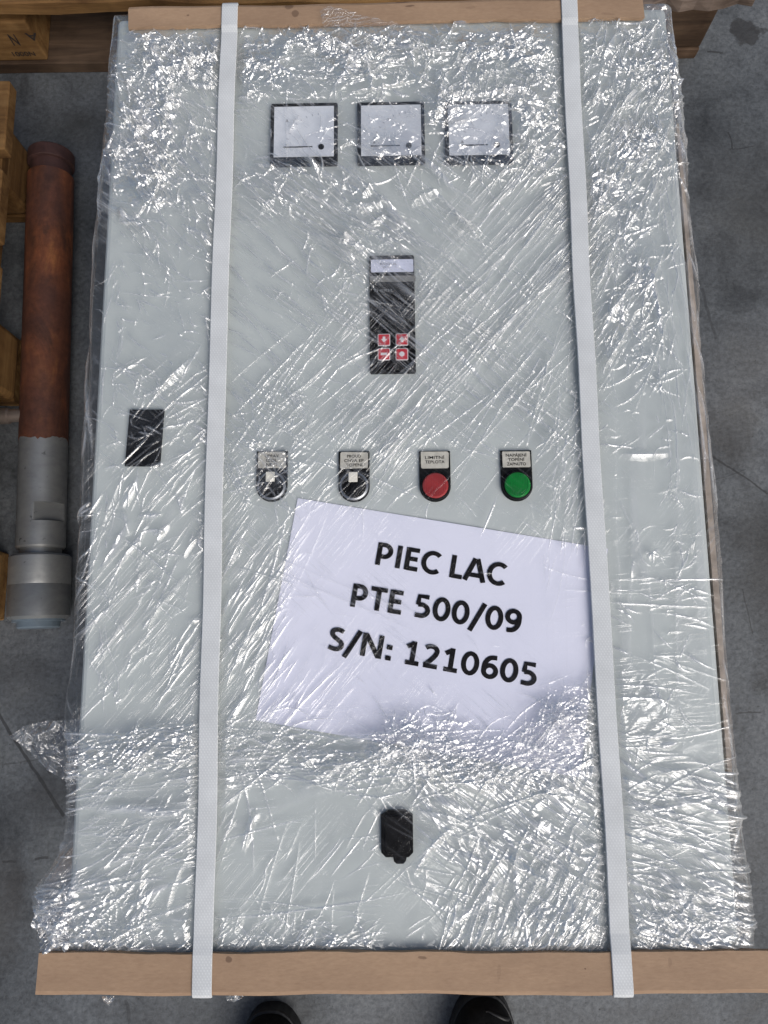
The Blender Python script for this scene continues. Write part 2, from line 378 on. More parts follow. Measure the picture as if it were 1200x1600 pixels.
def box(bm, c, s, bev=0.0, rot=None, seg=2):
    r = bmesh.ops.create_cube(bm, size=1.0)
    vs = r['verts']
    mt = Matrix.Translation(Vector(c)) @ ((rot if rot is not None else Matrix.Identity(4))) @ Matrix.Diagonal((*s, 1))
    bmesh.ops.transform(bm, matrix=mt, verts=vs)
    if bev > 0:
        es = list({e for v in vs for e in v.link_edges})
        bmesh.ops.bevel(bm, geom=es, offset=bev, segments=seg, affect='EDGES', profile=0.5)
    return bm
def B(c, s, bev=0.0, rot=None, seg=2):
    return box(bmesh.new(), c, s, bev, rot, seg)
def lathe(prof, c, axis='z', n=48, bm=None):
    """prof: list of (radius, height) swept round the axis through c"""
    bm = bm or bmesh.new(); rings = []
    for r, h in prof:
        ring = []
        for i in range(n):
            a = 2 * math.pi * i / n
            p = (r * math.cos(a), r * math.sin(a), h)
            if axis == 'y': p = (p[0], p[2], p[1])
            if axis == 'x': p = (p[2], p[0], p[1])
            ring.append(bm.verts.new((c[0] + p[0], c[1] + p[1], c[2] + p[2])))
        rings.append(ring)
    for a, b in zip(rings, rings[1:]):
        for i in range(n): bm.faces.new((a[i], a[(i + 1) % n], b[(i + 1) % n], b[i]))
    bm.faces.new(rings[0]); bm.faces.new(rings[-1])
    bmesh.ops.recalc_face_normals(bm, faces=bm.faces)
    return bm
def plate(outline, z0, z1, bev=0.0):
    bm = bmesh.new()
    a = [bm.verts.new((x, y, z0)) for x, y in outline]; b = [bm.verts.new((x, y, z1)) for x, y in outline]
    n = len(a); bm.faces.new(a[::-1]); top = bm.faces.new(b)
    for i in range(n): bm.faces.new((a[i], a[(i + 1) % n], b[(i + 1) % n], b[i]))
    bmesh.ops.recalc_face_normals(bm, faces=bm.faces)
    if bev: bmesh.ops.bevel(bm, geom=list(top.edges), offset=bev, segments=2, affect='EDGES', profile=0.5)
    return bm
def rrect(cx, cy, w, h, r, n=5, rb=None):
    pts = []
    for sx, sy, a0, rr in ((1, 1, 0, r), (-1, 1, 90, r), (-1, -1, 180, rb or r), (1, -1, 270, rb or r)):
        for i in range(n + 1):
            a = rad(a0 + 90 * i / n)
            pts.append((cx + sx * (w / 2 - rr) + rr * math.cos(a), cy + sy * (h / 2 - rr) + rr * math.sin(a)))
    return pts
def text_bm(s, bold=0.0, extrude=0.0):
    cu = bpy.data.curves.new('t', 'FONT'); cu.body = s; cu.size = 1.0; cu.offset = bold; cu.extrude = extrude
    cu.resolution_u = 4; cu.align_x = 'LEFT'
    o = bpy.data.objects.new('t', cu); COL.objects.link(o)
    dg = bpy.context.evaluated_depsgraph_get(); dg.update()
    me = bpy.data.meshes.new_from_object(o.evaluated_get(dg))
    bm = bmesh.new(); bm.from_mesh(me)
    bpy.data.objects.remove(o); bpy.data.curves.remove(cu); bpy.data.meshes.remove(me)
    return bm
def bounds(bm):
    a = np.array([v.co[:] for v in bm.verts]); return a.min(0), a.max(0)
_b = text_bm('P'); _lo, _hi = bounds(_b); CAPH = _hi[1] - _lo[1]; _b.free()
def text_fit(s, origin, ex, ey, width, caph, bold=0.02):
    """letters laid on the plane origin, ex, ey (numpy): width along ex, capital height along ey"""
    bm = text_bm(s, bold); lo, hi = bounds(bm)
    sx = width / (hi[0] - lo[0]); sy = caph / CAPH
    for v in bm.verts:
        q = origin + ex * ((v.co.x - lo[0]) * sx) + ey * (v.co.y * sy)
        v.co = q
    return bm

# ------------------------------------------------------------------ setting: floor
bm = bmesh.new(); bmesh.ops.create_grid(bm, x_segments=8, y_segments=8, size=250)
fl = obj('floor', bm, CONCRETE); fl['kind'] = 'structure'

# ------------------------------------------------------------------ pallets
def rough_board(c, s, jit=0.002, rotz=0.0, nseg=10):
    """a sawn board, cut along its long axis into segments with slightly uneven edges"""
    bm = bmesh.new()
    ax = 0 if s[0] >= s[1] else 1; L, W, T = (s[0], s[1], s[2]) if ax == 0 else (s[1], s[0], s[2])
    rings = []
    for i in range(nseg + 1):
        t = -L / 2 + L * i / nseg
        j = [random.uniform(-jit, jit) for _ in range(4)]
        k = random.uniform(-jit, jit) * 0.5
        pts = [(-W / 2 + j[0], -T / 2), (W / 2 + j[1], -T / 2), (W / 2 + j[1] * .6, T / 2 + k), (-W / 2 + j[0] * .6, T / 2 + k)]
        ring = []
        for u, z in pts:
            p = (t, u, z) if ax == 0 else (u, t, z)
            ring.append(bm.verts.new(p))
        rings.append(ring)
    for a, b in zip(rings, rings[1:]):
        for i in range(4): bm.faces.new((a[i], a[(i + 1) % 4], b[(i + 1) % 4], b[i]))
    bm.faces.new(rings[0]); bm.faces.new(rings[-1])
    bmesh.ops.recalc_face_normals(bm, faces=bm.faces)
    es = [e for e in bm.edges if len(e.link_faces) == 2 and e.calc_face_angle(0) > 0.6]
    bmesh.ops.bevel(bm, geom=es, offset=0.0018, segments=1, affect='EDGES')
    bmesh.ops.transform(bm, matrix=Matrix.Translation(Vector(c)) @ Matrix.Rotation(rotz, 4, 'Z'), verts=bm.verts)
    return bm

# pallet standing on the floor beyond the cabinet
x0, x1, y0 = -0.70, 0.486, 0.916
t = thing('wooden_pallet', 'long wooden pallet stamped N on its block, behind the top end of the wrapped cabinet', 'pallet', ((x0 + x1) / 2, y0 + 0.4, 0))
for yy, mt in ((0.045, DARKW), (0.40, DARKW), (0.75, DARKW)):  # shade below the deck is put into this dark wood colour
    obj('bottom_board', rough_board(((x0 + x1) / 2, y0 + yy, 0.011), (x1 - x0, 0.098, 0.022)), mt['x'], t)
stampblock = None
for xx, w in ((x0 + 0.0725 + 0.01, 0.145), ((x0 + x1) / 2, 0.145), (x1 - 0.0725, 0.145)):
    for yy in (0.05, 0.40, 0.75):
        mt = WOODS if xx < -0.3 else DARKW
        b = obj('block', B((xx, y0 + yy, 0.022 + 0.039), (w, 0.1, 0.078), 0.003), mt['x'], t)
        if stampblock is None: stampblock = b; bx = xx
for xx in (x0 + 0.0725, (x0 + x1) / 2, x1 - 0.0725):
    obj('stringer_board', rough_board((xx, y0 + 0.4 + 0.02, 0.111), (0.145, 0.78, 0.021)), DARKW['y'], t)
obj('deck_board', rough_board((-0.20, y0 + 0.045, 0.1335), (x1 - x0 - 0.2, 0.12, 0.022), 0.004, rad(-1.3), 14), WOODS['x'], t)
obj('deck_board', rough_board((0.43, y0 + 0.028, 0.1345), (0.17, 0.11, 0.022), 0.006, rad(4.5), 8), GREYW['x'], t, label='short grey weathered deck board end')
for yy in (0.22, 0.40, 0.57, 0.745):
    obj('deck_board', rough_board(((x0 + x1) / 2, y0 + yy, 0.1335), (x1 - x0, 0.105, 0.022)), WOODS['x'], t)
# stamped marks on the front of the left block
ff = y0 - 0.0012
ex = np.array([1.0, 0, 0]); ez = np.array([0, 0, 1.0])
def on_face(px, py):
    z = 0.05
    for _ in range(60): z += (P(px, py, z)[1] - y0) * 0.8
    return np.array([P(px, py, z)[0], ff, z])
a = on_face(22, 70); b = on_face(33, 70); c = on_face(15, 53)
obj('stamp_letter', text_fit('N', a, ex, ez, b[0] - a[0], c[2] - a[2], 0.012), STAMP, stampblock)
a = on_face(22, 87); b = on_face(57, 87)
obj('stamp_number', text_fit('1000N', a, ex, ez, b[0] - a[0], 0.009, 0.01), STAMP, stampblock)
a = on_face(38, 51)
obj('stamp_mark', text_fit('A', a, ex, -ez, 0.018, 0.014, 0.02), STAMP, stampblock)

# pallet at the left, its short side along the pipe
X = -0.556
t = thing('wooden_pallet', 'wooden pallet along the left edge of the photo, beside the rusty pipe', 'pallet', (X - 0.4, 0.39, 0))
for yc in (0.697, 0.401, 0.082):
    obj('bottom_board', rough_board((X - 0.395, yc, 0.011), (0.78, 0.098, 0.021)), WOODS['x'], t)
    for k in range(3):
        obj('block', B((X - 0.0725 - 0.3275 * k, yc, 0.061), (0.145, 0.098, 0.078), 0.008), WOODS['y'], t)
for k in range(3):
    obj('stringer_board', rough_board((X - 0.055 - 0.33 * k, 0.39, 0.111), (0.12, 0.80, 0.021)), WOODS['y'], t)
yb = -0.01 + 0.05
for k in range(6):
    obj('deck_board', rough_board((X + 0.02 - 0.4, 0.05 + 0.136 * k, 0.1335), (0.8, 0.105, 0.022)), WOODS['x'], t)

# pallet under the cabinet
t = thing('wooden_pallet', 'wooden pallet under the film-wrapped cabinet, hidden below it', 'pallet', (0, 0.19, 0))
for xx in (-0.31, 0, 0.31):
    obj('bottom_board', rough_board((xx, 0.19, 0.011), (0.098, 1.06, 0.022)), WOODS['y'], t)
    for yy in (-0.29, 0.19, 0.67):
        obj('block', B((xx, yy, 0.061), (0.1, 0.1, 0.078), 0.003), WOODS['y'], t)
for yy in (-0.29, 0.19, 0.67):
    obj('stringer_board', rough_board((0, yy, 0.111), (0.72, 0.1, 0.021)), WOODS['x'], t)
for k in range(5):
    obj('deck_board', rough_board((-0.31 + 0.155 * k, 0.19, 0.1335), (0.1, 1.06, 0.022)), WOODS['y'], t)

# ------------------------------------------------------------------ steel pipe lying on the floor
def pt(px, py): return P(px, py, 0.041)
pa, pb_ = pt(80, 262), pt(60.5, 968)
ydir = Vector(pa - pb_); LEN = ydir.length
pipe = thing('steel_pipe', 'rusty round steel pipe with a bare grey threaded end, lying beside the left pallet', 'pipe', (pb_[0], pb_[1], 0), rotz=math.atan2(ydir.y, ydir.x) - math.pi / 2)
def yl(py): return (pt(60, py)[1] - pb_[1])
Z = 0.041; R = 0.0325
yr = yl(690)
prof = [(0.0, 0), (R, 0)]
bm = bmesh.new(); n = 64; rings = []
ks = np.linspace(0, LEN - yr - 0.018, 60)
for q in ks:
    ring = []
    for i in range(n):
        a = 2 * math.pi * i / n
        e = (0.004 * math.sin(3 * a + 1) * random.uniform(0.4, 1) + random.uniform(-.002, .002)) if q == 0 else 0
        rr = R + 0.0006 + random.uniform(-0.0002, 0.0002)
        ring.append(bm.verts.new((rr * math.cos(a), yr + q + e, Z + rr * math.sin(a))))
    rings.append(ring)
for a, b in zip(rings, rings[1:]):
    for i in range(n): bm.faces.new((a[i], a[(i + 1) % n], b[(i + 1) % n], b[i]))
bm.faces.new(rings[0]); bm.faces.new(rings[-1]); bmesh.ops.recalc_face_normals(bm, faces=bm.faces)
obj('rusted_tube', bm, RUST, pipe, True, local=True)
obj('end_collar', lathe([(0.020, LEN + 0.022), (0.032, LEN + 0.022), (0.0335, LEN + 0.020), (0.0335, LEN + 0.003), (0.0325, LEN + 0.002), (0.029, LEN + 0.001), (0.029, LEN - 0.019), (0.02, LEN - 0.019)], (0, 0, Z), 'y', 80), RUSTD, pipe, False, label='dark red end collar', local=True)
yn = yl(858); yf = yl(868)
fy0, fy1 = yl(818), yl(790)
bm = lathe([(0.01, yn), (R - 0.002, yn), (R, yn + 0.003), (R, fy0 - 1e-4), (R, fy0), (R, fy1), (R, fy1 + 1e-4), (R, yr + 0.003), (0.01, yr + 0.003)], (0, 0, Z), 'y', 96)
nv = Vector((math.sin(rad(47)), 0, math.cos(rad(47))))
for v in bm.verts:
    if fy0 - 5e-5 < v.co.y < fy1 + 5e-5:
        d_ = (v.co - Vector((0, 0, Z))).dot(nv)
        if d_ > R * 0.74: v.co -= nv * (d_ - R * 0.74)
sh = obj('bare_shaft', bm, STEEL, pipe, False, local=True)
obj('neck', lathe([(0.01, yf - 0.002), (0.0275, yf - 0.002), (0.0275, yn + 0.002), (0.01, yn + 0.002)], (0, 0, Z), 'y', 48), STEEL, pipe, True, local=True)
RF = 0.0405
obj('flange', lathe([(0.01, 0), (RF - 0.004, 0), (RF, 0.004), (RF, 0.046), (RF - .0006, 0.047), (RF, 0.048), (RF, yf - 0.003), (RF - 0.003, yf), (0.01, yf)], (0, 0, Z), 'y', 72), STEEL, pipe, True, label='thick grey steel flange', local=True)
obj('end_cap', lathe([(0.005, -0.012), (0.026, -0.012), (0.028, -0.010), (0.028, -0.003), (0.034, -0.003), (0.034, 0.0005), (0.005, 0.0005)], (0, 0, Z), 'y', 48), CAPB, pipe, True, label='blue grey end cap', local=True)
yy = yl(651)
obj('cross_bar', lathe([(0.004, -0.19), (0.0105, -0.19), (0.0115, -0.188), (0.0115, -0.045), (0.0095, -0.043), (0.0095, -0.012), (0.004, -0.012)], (0, yy, Z + 0.012), 'x', 32), RODM, pipe, True, label='steel cross bar sticking out to the left', local=True)

# ------------------------------------------------------------------ electric cabinet lying on its back
ZP = 0.378
cab = thing('control_cabinet', 'light grey electric control cabinet with three square meters, lying face up under clear film', 'cabinet', (0, 0.2, 0.145))
obj('body', B((0, 0.1845, 0.253), (0.583, 0.954, 0.216), 0.006), PANEL, cab)
door = obj('door', B((0, 0.1845, 0.3695), (0.588, 0.957, 0.017), 0.006, seg=3), PANEL, cab)
relief = []        # what stands proud of the door: cx, cy, half w, half h, height
# panel meters
for i, (px, py) in enumerate(((475, 209), (611, 207), (748, 206))):
    c = P(px, py, ZP + 0.005); w, h = 0.0695, 0.0700
    me_ = obj('panel_meter', B((c[0], c[1], ZP + 0.003), (w, h, 0.006), 0.0012), BLACKP, cab)
    relief.append((c[0], c[1], w / 2, h / 2, 0.006))
    obj('dial_face', B((c[0], c[1] + 0.0018, ZP + 0.0061), (w - 0.0075, h - 0.0125, 0.0008), 0.0003), DIAL, me_)
    # clear quarter cover round the pivot and the zero adjuster
    px_, py_ = c[0] + w * 0.26, c[1] - h * 0.24
    out = [(px_ + 0.0165 * math.cos(rad(a)) * 1.15, py_ + 0.0165 * math.sin(rad(a))) for a in range(85, 196, 10)]
    out = [(x, max(y, c[1] - 0.0265)) for x, y in out] + [(px_ - 0.013, c[1] - 0.0268), (c[0] + w * 0.43, c[1] - 0.0268), (c[0] + w * 0.43, py_ + 0.010)]
    obj('pivot_cover', plate(out, ZP + 0.0066, ZP + 0.0070), DIALC, me_)
    obj('zero_screw', lathe([(0.001, ZP + 0.0066), (0.0031, ZP + 0.0066), (0.0029, ZP + 0.0080), (0.001, ZP + 0.0080)], (px_, py_, 0), 'z', 20), BLACKM, me_)
    obj('pointer', B((c[0] - 0.006, py_ + 0.0005, ZP + 0.0070), (0.030, 0.0010, 0.0006)), INK, me_)
    obj('unit_letter', text_fit(('A', 'A', 'A')[i], np.array([c[0] - w * 0.27, c[1] + h * 0.17 - (0.026 if i else 0), ZP + 0.0069]), np.array([1., 0, 0]), np.array([0, 1., 0]), 0.0028, 0.0036, 0.0), INKS, me_)
    sc_ = bmesh.new()
    for k in range(9):
        a = rad(95 + k * 10)
        box(sc_, (px_ + 0.040 * math.cos(a) * 0.9, py_ + 0.038 * math.sin(a), ZP + 0.0067), (0.0006, 0.0024, 0.0003), rot=Matrix.Rotation(a - math.pi / 2, 4, 'Z'))
    obj('scale_marks', sc_, plain('scale_grey', (0.36, 0.38, 0.42), 0.6), me_)
# controller
a = P(577, 400, ZP + 0.004); b = P(650, 582, ZP + 0.004)
cx_, cy_ = (a[0] + b[0]) / 2, (a[1] + b[1]) / 2; w, h = b[0] - a[0], a[1] - b[1]
ctl = obj('controller', plate(rrect(cx_, cy_, w, h, 0.002), ZP, ZP + 0.005, 0.0008), BLACKP, cab)
relief.append((cx_, cy_, w / 2, h / 2, 0.006))
def CP(px, py, z=ZP + 0.006): return P(px, py, z)
def ctl_plate(name, x0_, y0_, x1_, y1_, z0, z1, mt, r=0.0008, parent=None, label=None):
    p = CP(x0_, y0_); q = CP(x1_, y1_)
    return obj(name, plate(rrect((p[0] + q[0]) / 2, (p[1] + q[1]) / 2, q[0] - p[0], p[1] - q[1], r), z0, z1), mt, parent or ctl, label=label)
ctl_plate('label_strip', 579.5, 405.5, 646, 424, ZP + 0.005, ZP + 0.0056, LABELW)
ctl_plate('gap_bar', 578, 431, 649.5, 439, ZP + 0.005, ZP + 0.0054, GREYPL)
ctl_plate('display_window', 589, 470, 645, 497, ZP + 0.005, ZP + 0.0053, plain('display_glass', (0.006, 0.006, 0.007), 0.1, 0, 0.1, 20))
tx = np.array([1.0, 0, 0]); ty = np.array([0, 1.0, 0])
p = CP(594, 414); obj('label_text', text_fit('REGUL', p + [0, 0, -0.0003], tx, ty, 0.017, 0.0024, 0.0), INKS, ctl)
p = CP(597, 418.5); obj('label_text', text_fit('TEPLOTY', p + [0, 0, -0.0003], tx, ty, 0.009, 0.0016, 0.0), INKS, ctl)
p = CP(583, 456); obj('name_text', text_fit('THERM.', p + [0, 0, -0.0008], tx, ty, 0.020, 0.0030, 0.0), plain('grey_print', (0.2, 0.21, 0.22), 0.5), ctl)
for (kx, ky, sh_) in ((600, 531, 'down'), (628, 530.5, 'up'), (600, 553.5, 'bar'), (628, 553.5, 'dot')):
    q = CP(kx, ky)
    kb = obj('key', plate(rrect(q[0], q[1], 0.0122, 0.0122, 0.0014), ZP + 0.005, ZP + 0.0062), KEYW, ctl)
    obj('key_face', plate(rrect(q[0], q[1], 0.0108, 0.0108, 0.001), ZP + 0.0062, ZP + 0.0066, 0.0001), REDK, kb, label='red key face')
    if sh_ == 'up': o_ = [(-.003, -.0005), (0, .0030), (.003, -.0005), (.0013, -.0005), (.0013, -.003), (-.0013, -.003), (-.0013, -.0005)]
    elif sh_ == 'down': o_ = [(-.003, .0005), (-.0013, .0005), (-.0013, .003), (.0013, .003), (.0013, .0005), (.003, .0005), (0, -.003)][::-1]
    elif sh_ == 'bar': o_ = [(-.0032, -.0013), (.0032, -.0013), (.0032, .0013), (-.0032, .0013)]
    else: o_ = [(.0026 * math.cos(rad(t_)), .0026 * math.sin(rad(t_))) for t_ in range(0, 360, 30)]
    obj('key_symbol', plate([(q[0] + x, q[1] + y) for x, y in o_], ZP + 0.0066, ZP + 0.0069), KEYW, kb)
# push buttons, lamps and their legend plates
LEG = [('UPRAV', 'IZOL', 'NE O'), ('PROUD', 'CHVA EP', 'TOPENI'), ('LIMITNÍ', 'TEPLOTA'), ('NAPÁJENÍ', 'TOPENÍ', 'ZAPNUTO')]
for i, (px, py) in enumerate(((424, 743), (553, 743.5), (680, 743), (808, 742))):
    c = P(px, py, ZP + 0.006); w, h = 0.0297, 0.0492
    out = []
    cyb = c[1] - h / 2 + w / 2
    for k in range(25):
        a_ = math.pi + math.pi * k / 24
        out.append((c[0] + w / 2 * math.cos(a_), cyb + w / 2 * math.sin(a_)))
    out += [(c[0] + w / 2, c[1] + h / 2), (c[0] - w / 2, c[1] + h / 2)]
    kind = ('rotary_switch', 'rotary_switch', 'indicator_lamp', 'indicator_lamp')[i]
    hold = obj(kind, plate(out, ZP, ZP + 0.004, 0.0008), BLACKM, cab, label=(None, None, 'red round indicator lamp', 'green round indicator lamp')[i])
    relief.append((c[0], c[1], w / 2, h / 2, 0.0078))
    lh = 0.0158; ly = c[1] + h / 2 - 0.0012 - lh / 2
    o_ = rrect(c[0], ly, w - 0.0032, lh, 0.0014)
    o_ = [(x + random.uniform(-.0003, .0003), y + random.uniform(-.0004, .0004)) for x, y in o_]
    obj('legend_plate', plate(o_, ZP + 0.004, ZP + 0.0046), LEGEND, hold)
    L = LEG[i]; caph = 0.0028
    for k, s in enumerate(L):
        wd = min(0.0215, 0.0028 * len(s)) * (0.95 if i != 3 else 0.92)
        yb_ = ly + (0.0 if len(L) == 3 else -0.0026) + (0.0026 if len(L) == 3 else 0.0036) - k * 0.0043
        obj('legend_text', text_fit(s, np.array([c[0] - wd / 2, yb_, ZP + 0.0048]), tx, ty, wd, caph, 0.012), INK, hold)
    if i < 2:
        obj('bezel_ring', lathe([(0.011, ZP + 0.004), (0.0140, ZP + 0.004), (0.0136, ZP + 0.0062), (0.0120, ZP + 0.0068), (0.0115, ZP + 0.0060), (0.011, ZP + 0.006)], (c[0], cyb, 0), 'z', 40), CHROME, hold, True)
        obj('knob', lathe([(0.001, ZP + 0.004), (0.0116, ZP + 0.004), (0.0114, ZP + 0.0062), (0.0105, ZP + 0.0068), (0.001, ZP + 0.0068)], (c[0], cyb, 0), 'z', 40), BLACKP, hold, False)
        obj('knob_handle', B((c[0], cyb - 0.001, ZP + 0.0072), (0.007, 0.020, 0.0022), 0.001), BLACKP, hold)
        obj('knob_marker', B((c[0] - 0.0008, cyb + 0.0082, ZP + 0.0080), (0.0086, 0.0098, 0.0012), 0.0006), KNOBW, hold, label='cream square marker')
    else:
        obj('bezel_ring', lathe([(0.0118, ZP + 0.004), (0.0143, ZP + 0.004), (0.0138, ZP + 0.0065), (0.0128, ZP + 0.0070), (0.0122, ZP + 0.0062), (0.0118, ZP + 0.0062)], (c[0], cyb, 0), 'z', 40), BLACKP, hold, True)
        bm = lathe([(0.001, ZP + 0.004), (0.0123, ZP + 0.004), (0.0123, ZP + 0.0066), (0.0112, ZP + 0.0076), (0.0001, ZP + 0.0080)], (c[0], cyb, 0), 'z', 40)
        ln_ = obj('lamp_lens', bm, REDL if i == 2 else GREENL, hold, True)
        rb_ = bmesh.new()
        for k in range(-6, 7):
            hh = math.sqrt(max(0, 0.0105 ** 2 - (k * 0.0016) ** 2))
            if hh > 0.002: box(rb_, (c[0] + k * 0.0016, cyb, ZP + 0.0077), (0.0006, 2 * hh, 0.0010))
        obj('lens_rib', rb_, REDL if i == 2 else GREENL, ln_)
# door lock escutcheon at the left
a = P(203, 640, ZP + .003); b = P(256, 640, ZP + .003); c2 = P(249, 728, ZP + .003); d2 = P(195, 728, ZP + .003)
lock = obj('door_lock', plate([(d2[0], d2[1]), (c2[0], c2[1]), (b[0], b[1]), (a[0], a[1])], ZP, ZP + 0.0045, 0.0012), BLACKM, cab)
lc = (a + b + c2 + d2) / 4
relief.append((lc[0], lc[1], 0.017, 0.027, 0.006))
obj('latch_handle', B((lc[0] + 0.002, lc[1] + 0.003, ZP + 0.0055), (0.020, 0.030, 0.003), 0.001), BLACKP, lock)
obj('lock_barrel', lathe([(0.001, ZP + 0.004), (0.006, ZP + 0.004), (0.0055, ZP + 0.0075), (0.001, ZP + 0.0075)], (lc[0] - 0.002, lc[1] - 0.017, 0), 'z', 24), BLACKP, lock, True)
# plug socket at the bottom
a = P(595, 1267, ZP + .006); b = P(646, 1340, ZP + .006)
cx_, cy_ = (a[0] + b[0]) / 2, (a[1] + b[1]) / 2; w, h = b[0] - a[0], a[1] - b[1]
k = 0.004
out = [(cx_ - w / 2 + k, cy_ - h / 2), (cx_ + w / 2 - k, cy_ - h / 2), (cx_ + w / 2, cy_ - h / 2 + k), (cx_ + w / 2, cy_ + h / 2 - k), (cx_ + w / 2 - k * 1.6, cy_ + h / 2), (cx_ - w / 2 + k * 1.6, cy_ + h / 2), (cx_ - w / 2, cy_ + h / 2 - k), (cx_ - w / 2, cy_ - h / 2 + k)]
pl = obj('plug_socket', plate(out, ZP, ZP + 0.006, 0.0012), BLACKP, cab)
relief.append((cx_, cy_, w / 2, h / 2, 0.0080))
obj('socket_lid', plate(rrect(cx_, cy_, w - 0.006, h - 0.007, 0.003), ZP + 0.006, ZP + 0.0080, 0.001), BLACKM, pl)
obj('lid_tab', plate([(cx_ + 0.0025 + x, cy_ - h / 2 + y) for x, y in ((-.0065, .003), (-.0055, -.0035), (-.003, -.0055), (.003, -.0055), (.0052, -.003), (.0065, .003))], ZP + 0.001, ZP + 0.0055, 0.0008), BLACKP, pl)

# cardboard sheet down the right side of the cabinet, under the film
t = obj('cardboard_sheet', plate([(0.2975, -0.12), (0.3015, -0.12), (0.3030, 0.02), (0.3030, 0.20), (0.3020, 0.38), (0.3000, 0.53), (0.2975, 0.53)], 0.165, 0.371), plain('brown_board', (0.36, 0.30, 0.25), 0.8, 0, 0.25, 90))
t['label'] = 'thin brown cardboard sheet standing along the right side of the cabinet under the film'; t['category'] = 'cardboard sheet'

# ------------------------------------------------------------------ paper sheet under the film
tl = P(465, 778, ZP + .002); ex = np.array([0.9847, -0.1746, 0]); ey = np.array([-0.1746, -0.9847, 0])
pw, ph = 0.297, 0.209
bm = bmesh.new(); nx, ny = 60, 44; g = []
for j in range(ny + 1):
    row = []
    for i in range(nx + 1):
        u, v = pw * i / nx, ph * j / ny
        q = tl + ex * u + ey * v
        q[2] = ZP + 0.0012 + 0.0004 * math.sin(u * 31 + v * 17) * math.sin(v * 23 - u * 9)
        row.append(bm.verts.new(q))
    g.append(row)
for j in range(ny):
    for i in range(nx): bm.faces.new((g[j][i], g[j + 1][i], g[j + 1][i + 1], g[j][i + 1]))
sheet = thing('paper_sheet', 'white printed sheet reading PIEC LAC PTE 500/09, lying tilted under the film', 'paper', (tl[0], tl[1], ZP))
obj('sheet', bm, PAPER, sheet, True)
def px_plane(px, py):
    q = P(px, py, ZP + 0.0019); return q
def arc(cx_, cy_, rx, ry, a0, a1, n=18):
    return [(cx_ + rx * math.cos(rad(a0 + (a1 - a0) * i / n)), cy_ + ry * math.sin(rad(a0 + (a1 - a0) * i / n))) for i in range(n + 1)]
def smooth_path(p, k=5):
    q = [p[0]] + list(p) + [p[-1]]; out = []
    for i in range(1, len(q) - 2):
        p0, p1, p2, p3 = (np.array(v) for v in q[i - 1:i + 3])
        for j in range(k):
            t_ = j / k
            out.append(tuple(0.5 * (2 * p1 + (p2 - p0) * t_ + (2 * p0 - 5 * p1 + 4 * p2 - p3) * t_ ** 2 + (3 * p1 - p0 - 3 * p2 + p3) * t_ ** 3)))
    return out + [tuple(p[-1])]
GLYPH = {
    'P': (.78, [[(.17, 0), (.17, 1)], [(.17, .915), (.36, .915)] + arc(.36, .655, .25, .26, 88, -88) + [(.36, .395), (.17, .395)]]),
    'I': (.36, [[(.18, 0), (.18, 1)]]),
    'E': (.70, [[(.17, 0), (.17, 1)], [(.17, .915), (.60, .915)], [(.17, .515), (.56, .515)], [(.17, .085), (.61, .085)]]),
    'C': (.76, [arc(.47, .5, .36, .425, 48, 312, 26)]),
    'L': (.60, [[(.17, 0), (.17, 1)], [(.17, .085), (.57, .085)]]),
    'A': (.90, [[(.085, 0), (.41, 1)], [(.815, 0), (.49, 1)], [(.20, .27), (.70, .27)]]),
    'T': (.72, [[(.03, .915), (.69, .915)], [(.36, .9), (.36, 0)]]),
    '5': (.76, [[(.60, .915), (.215, .915), (.195, .54)], [(.195, .55)] + arc(.33, .325, .275, .24, 92, -105, 20) + [(.12, .10)]]),
    '0': (.76, [arc(.38, .5, .255, .42, 0, 360, 36)]),
    '9': (.76, [arc(.36, .68, .235, .24, 0, 360, 28), smooth_path([(.595, .68), (.585, .42), (.50, .22), (.36, .11), (.15, .085)])]),
    '6': (.76, [arc(.40, .32, .235, .24, 0, 360, 28), smooth_path([(.165, .32), (.175, .58), (.26, .78), (.40, .89), (.62, .915)])]),
    'S': (.70, [smooth_path([(.58, .86), (.45, .915), (.30, .915), (.17, .84), (.16, .70), (.26, .585), (.43, .475), (.555, .38), (.57, .22), (.46, .105), (.30, .085), (.09, .135)])]),
    'N': (.96, [[(.16, 0), (.16, 1)], [(.19, .96), (.77, .04)], [(.80, 0), (.80, 1)]]),
    '1': (.74, [[(.13, .74), (.40, .93)], [(.39, 0), (.39, 1)], [(.13, .075), (.66, .075)]]),
    '2': (.76, [smooth_path([(.11, .83), (.24, .91), (.42, .905), (.545, .80), (.545, .65), (.46, .48), (.31, .28), (.14, .10)]), [(.10, .08), (.64, .08)]]),
    '/': (.58, [[(.05, -.2), (.53, 1.03)]]),
    ':': (.40, [[(.2, 0), (.2, .2)], [(.2, .46), (.2, .66)]]),
    ' ': (.34, [])}
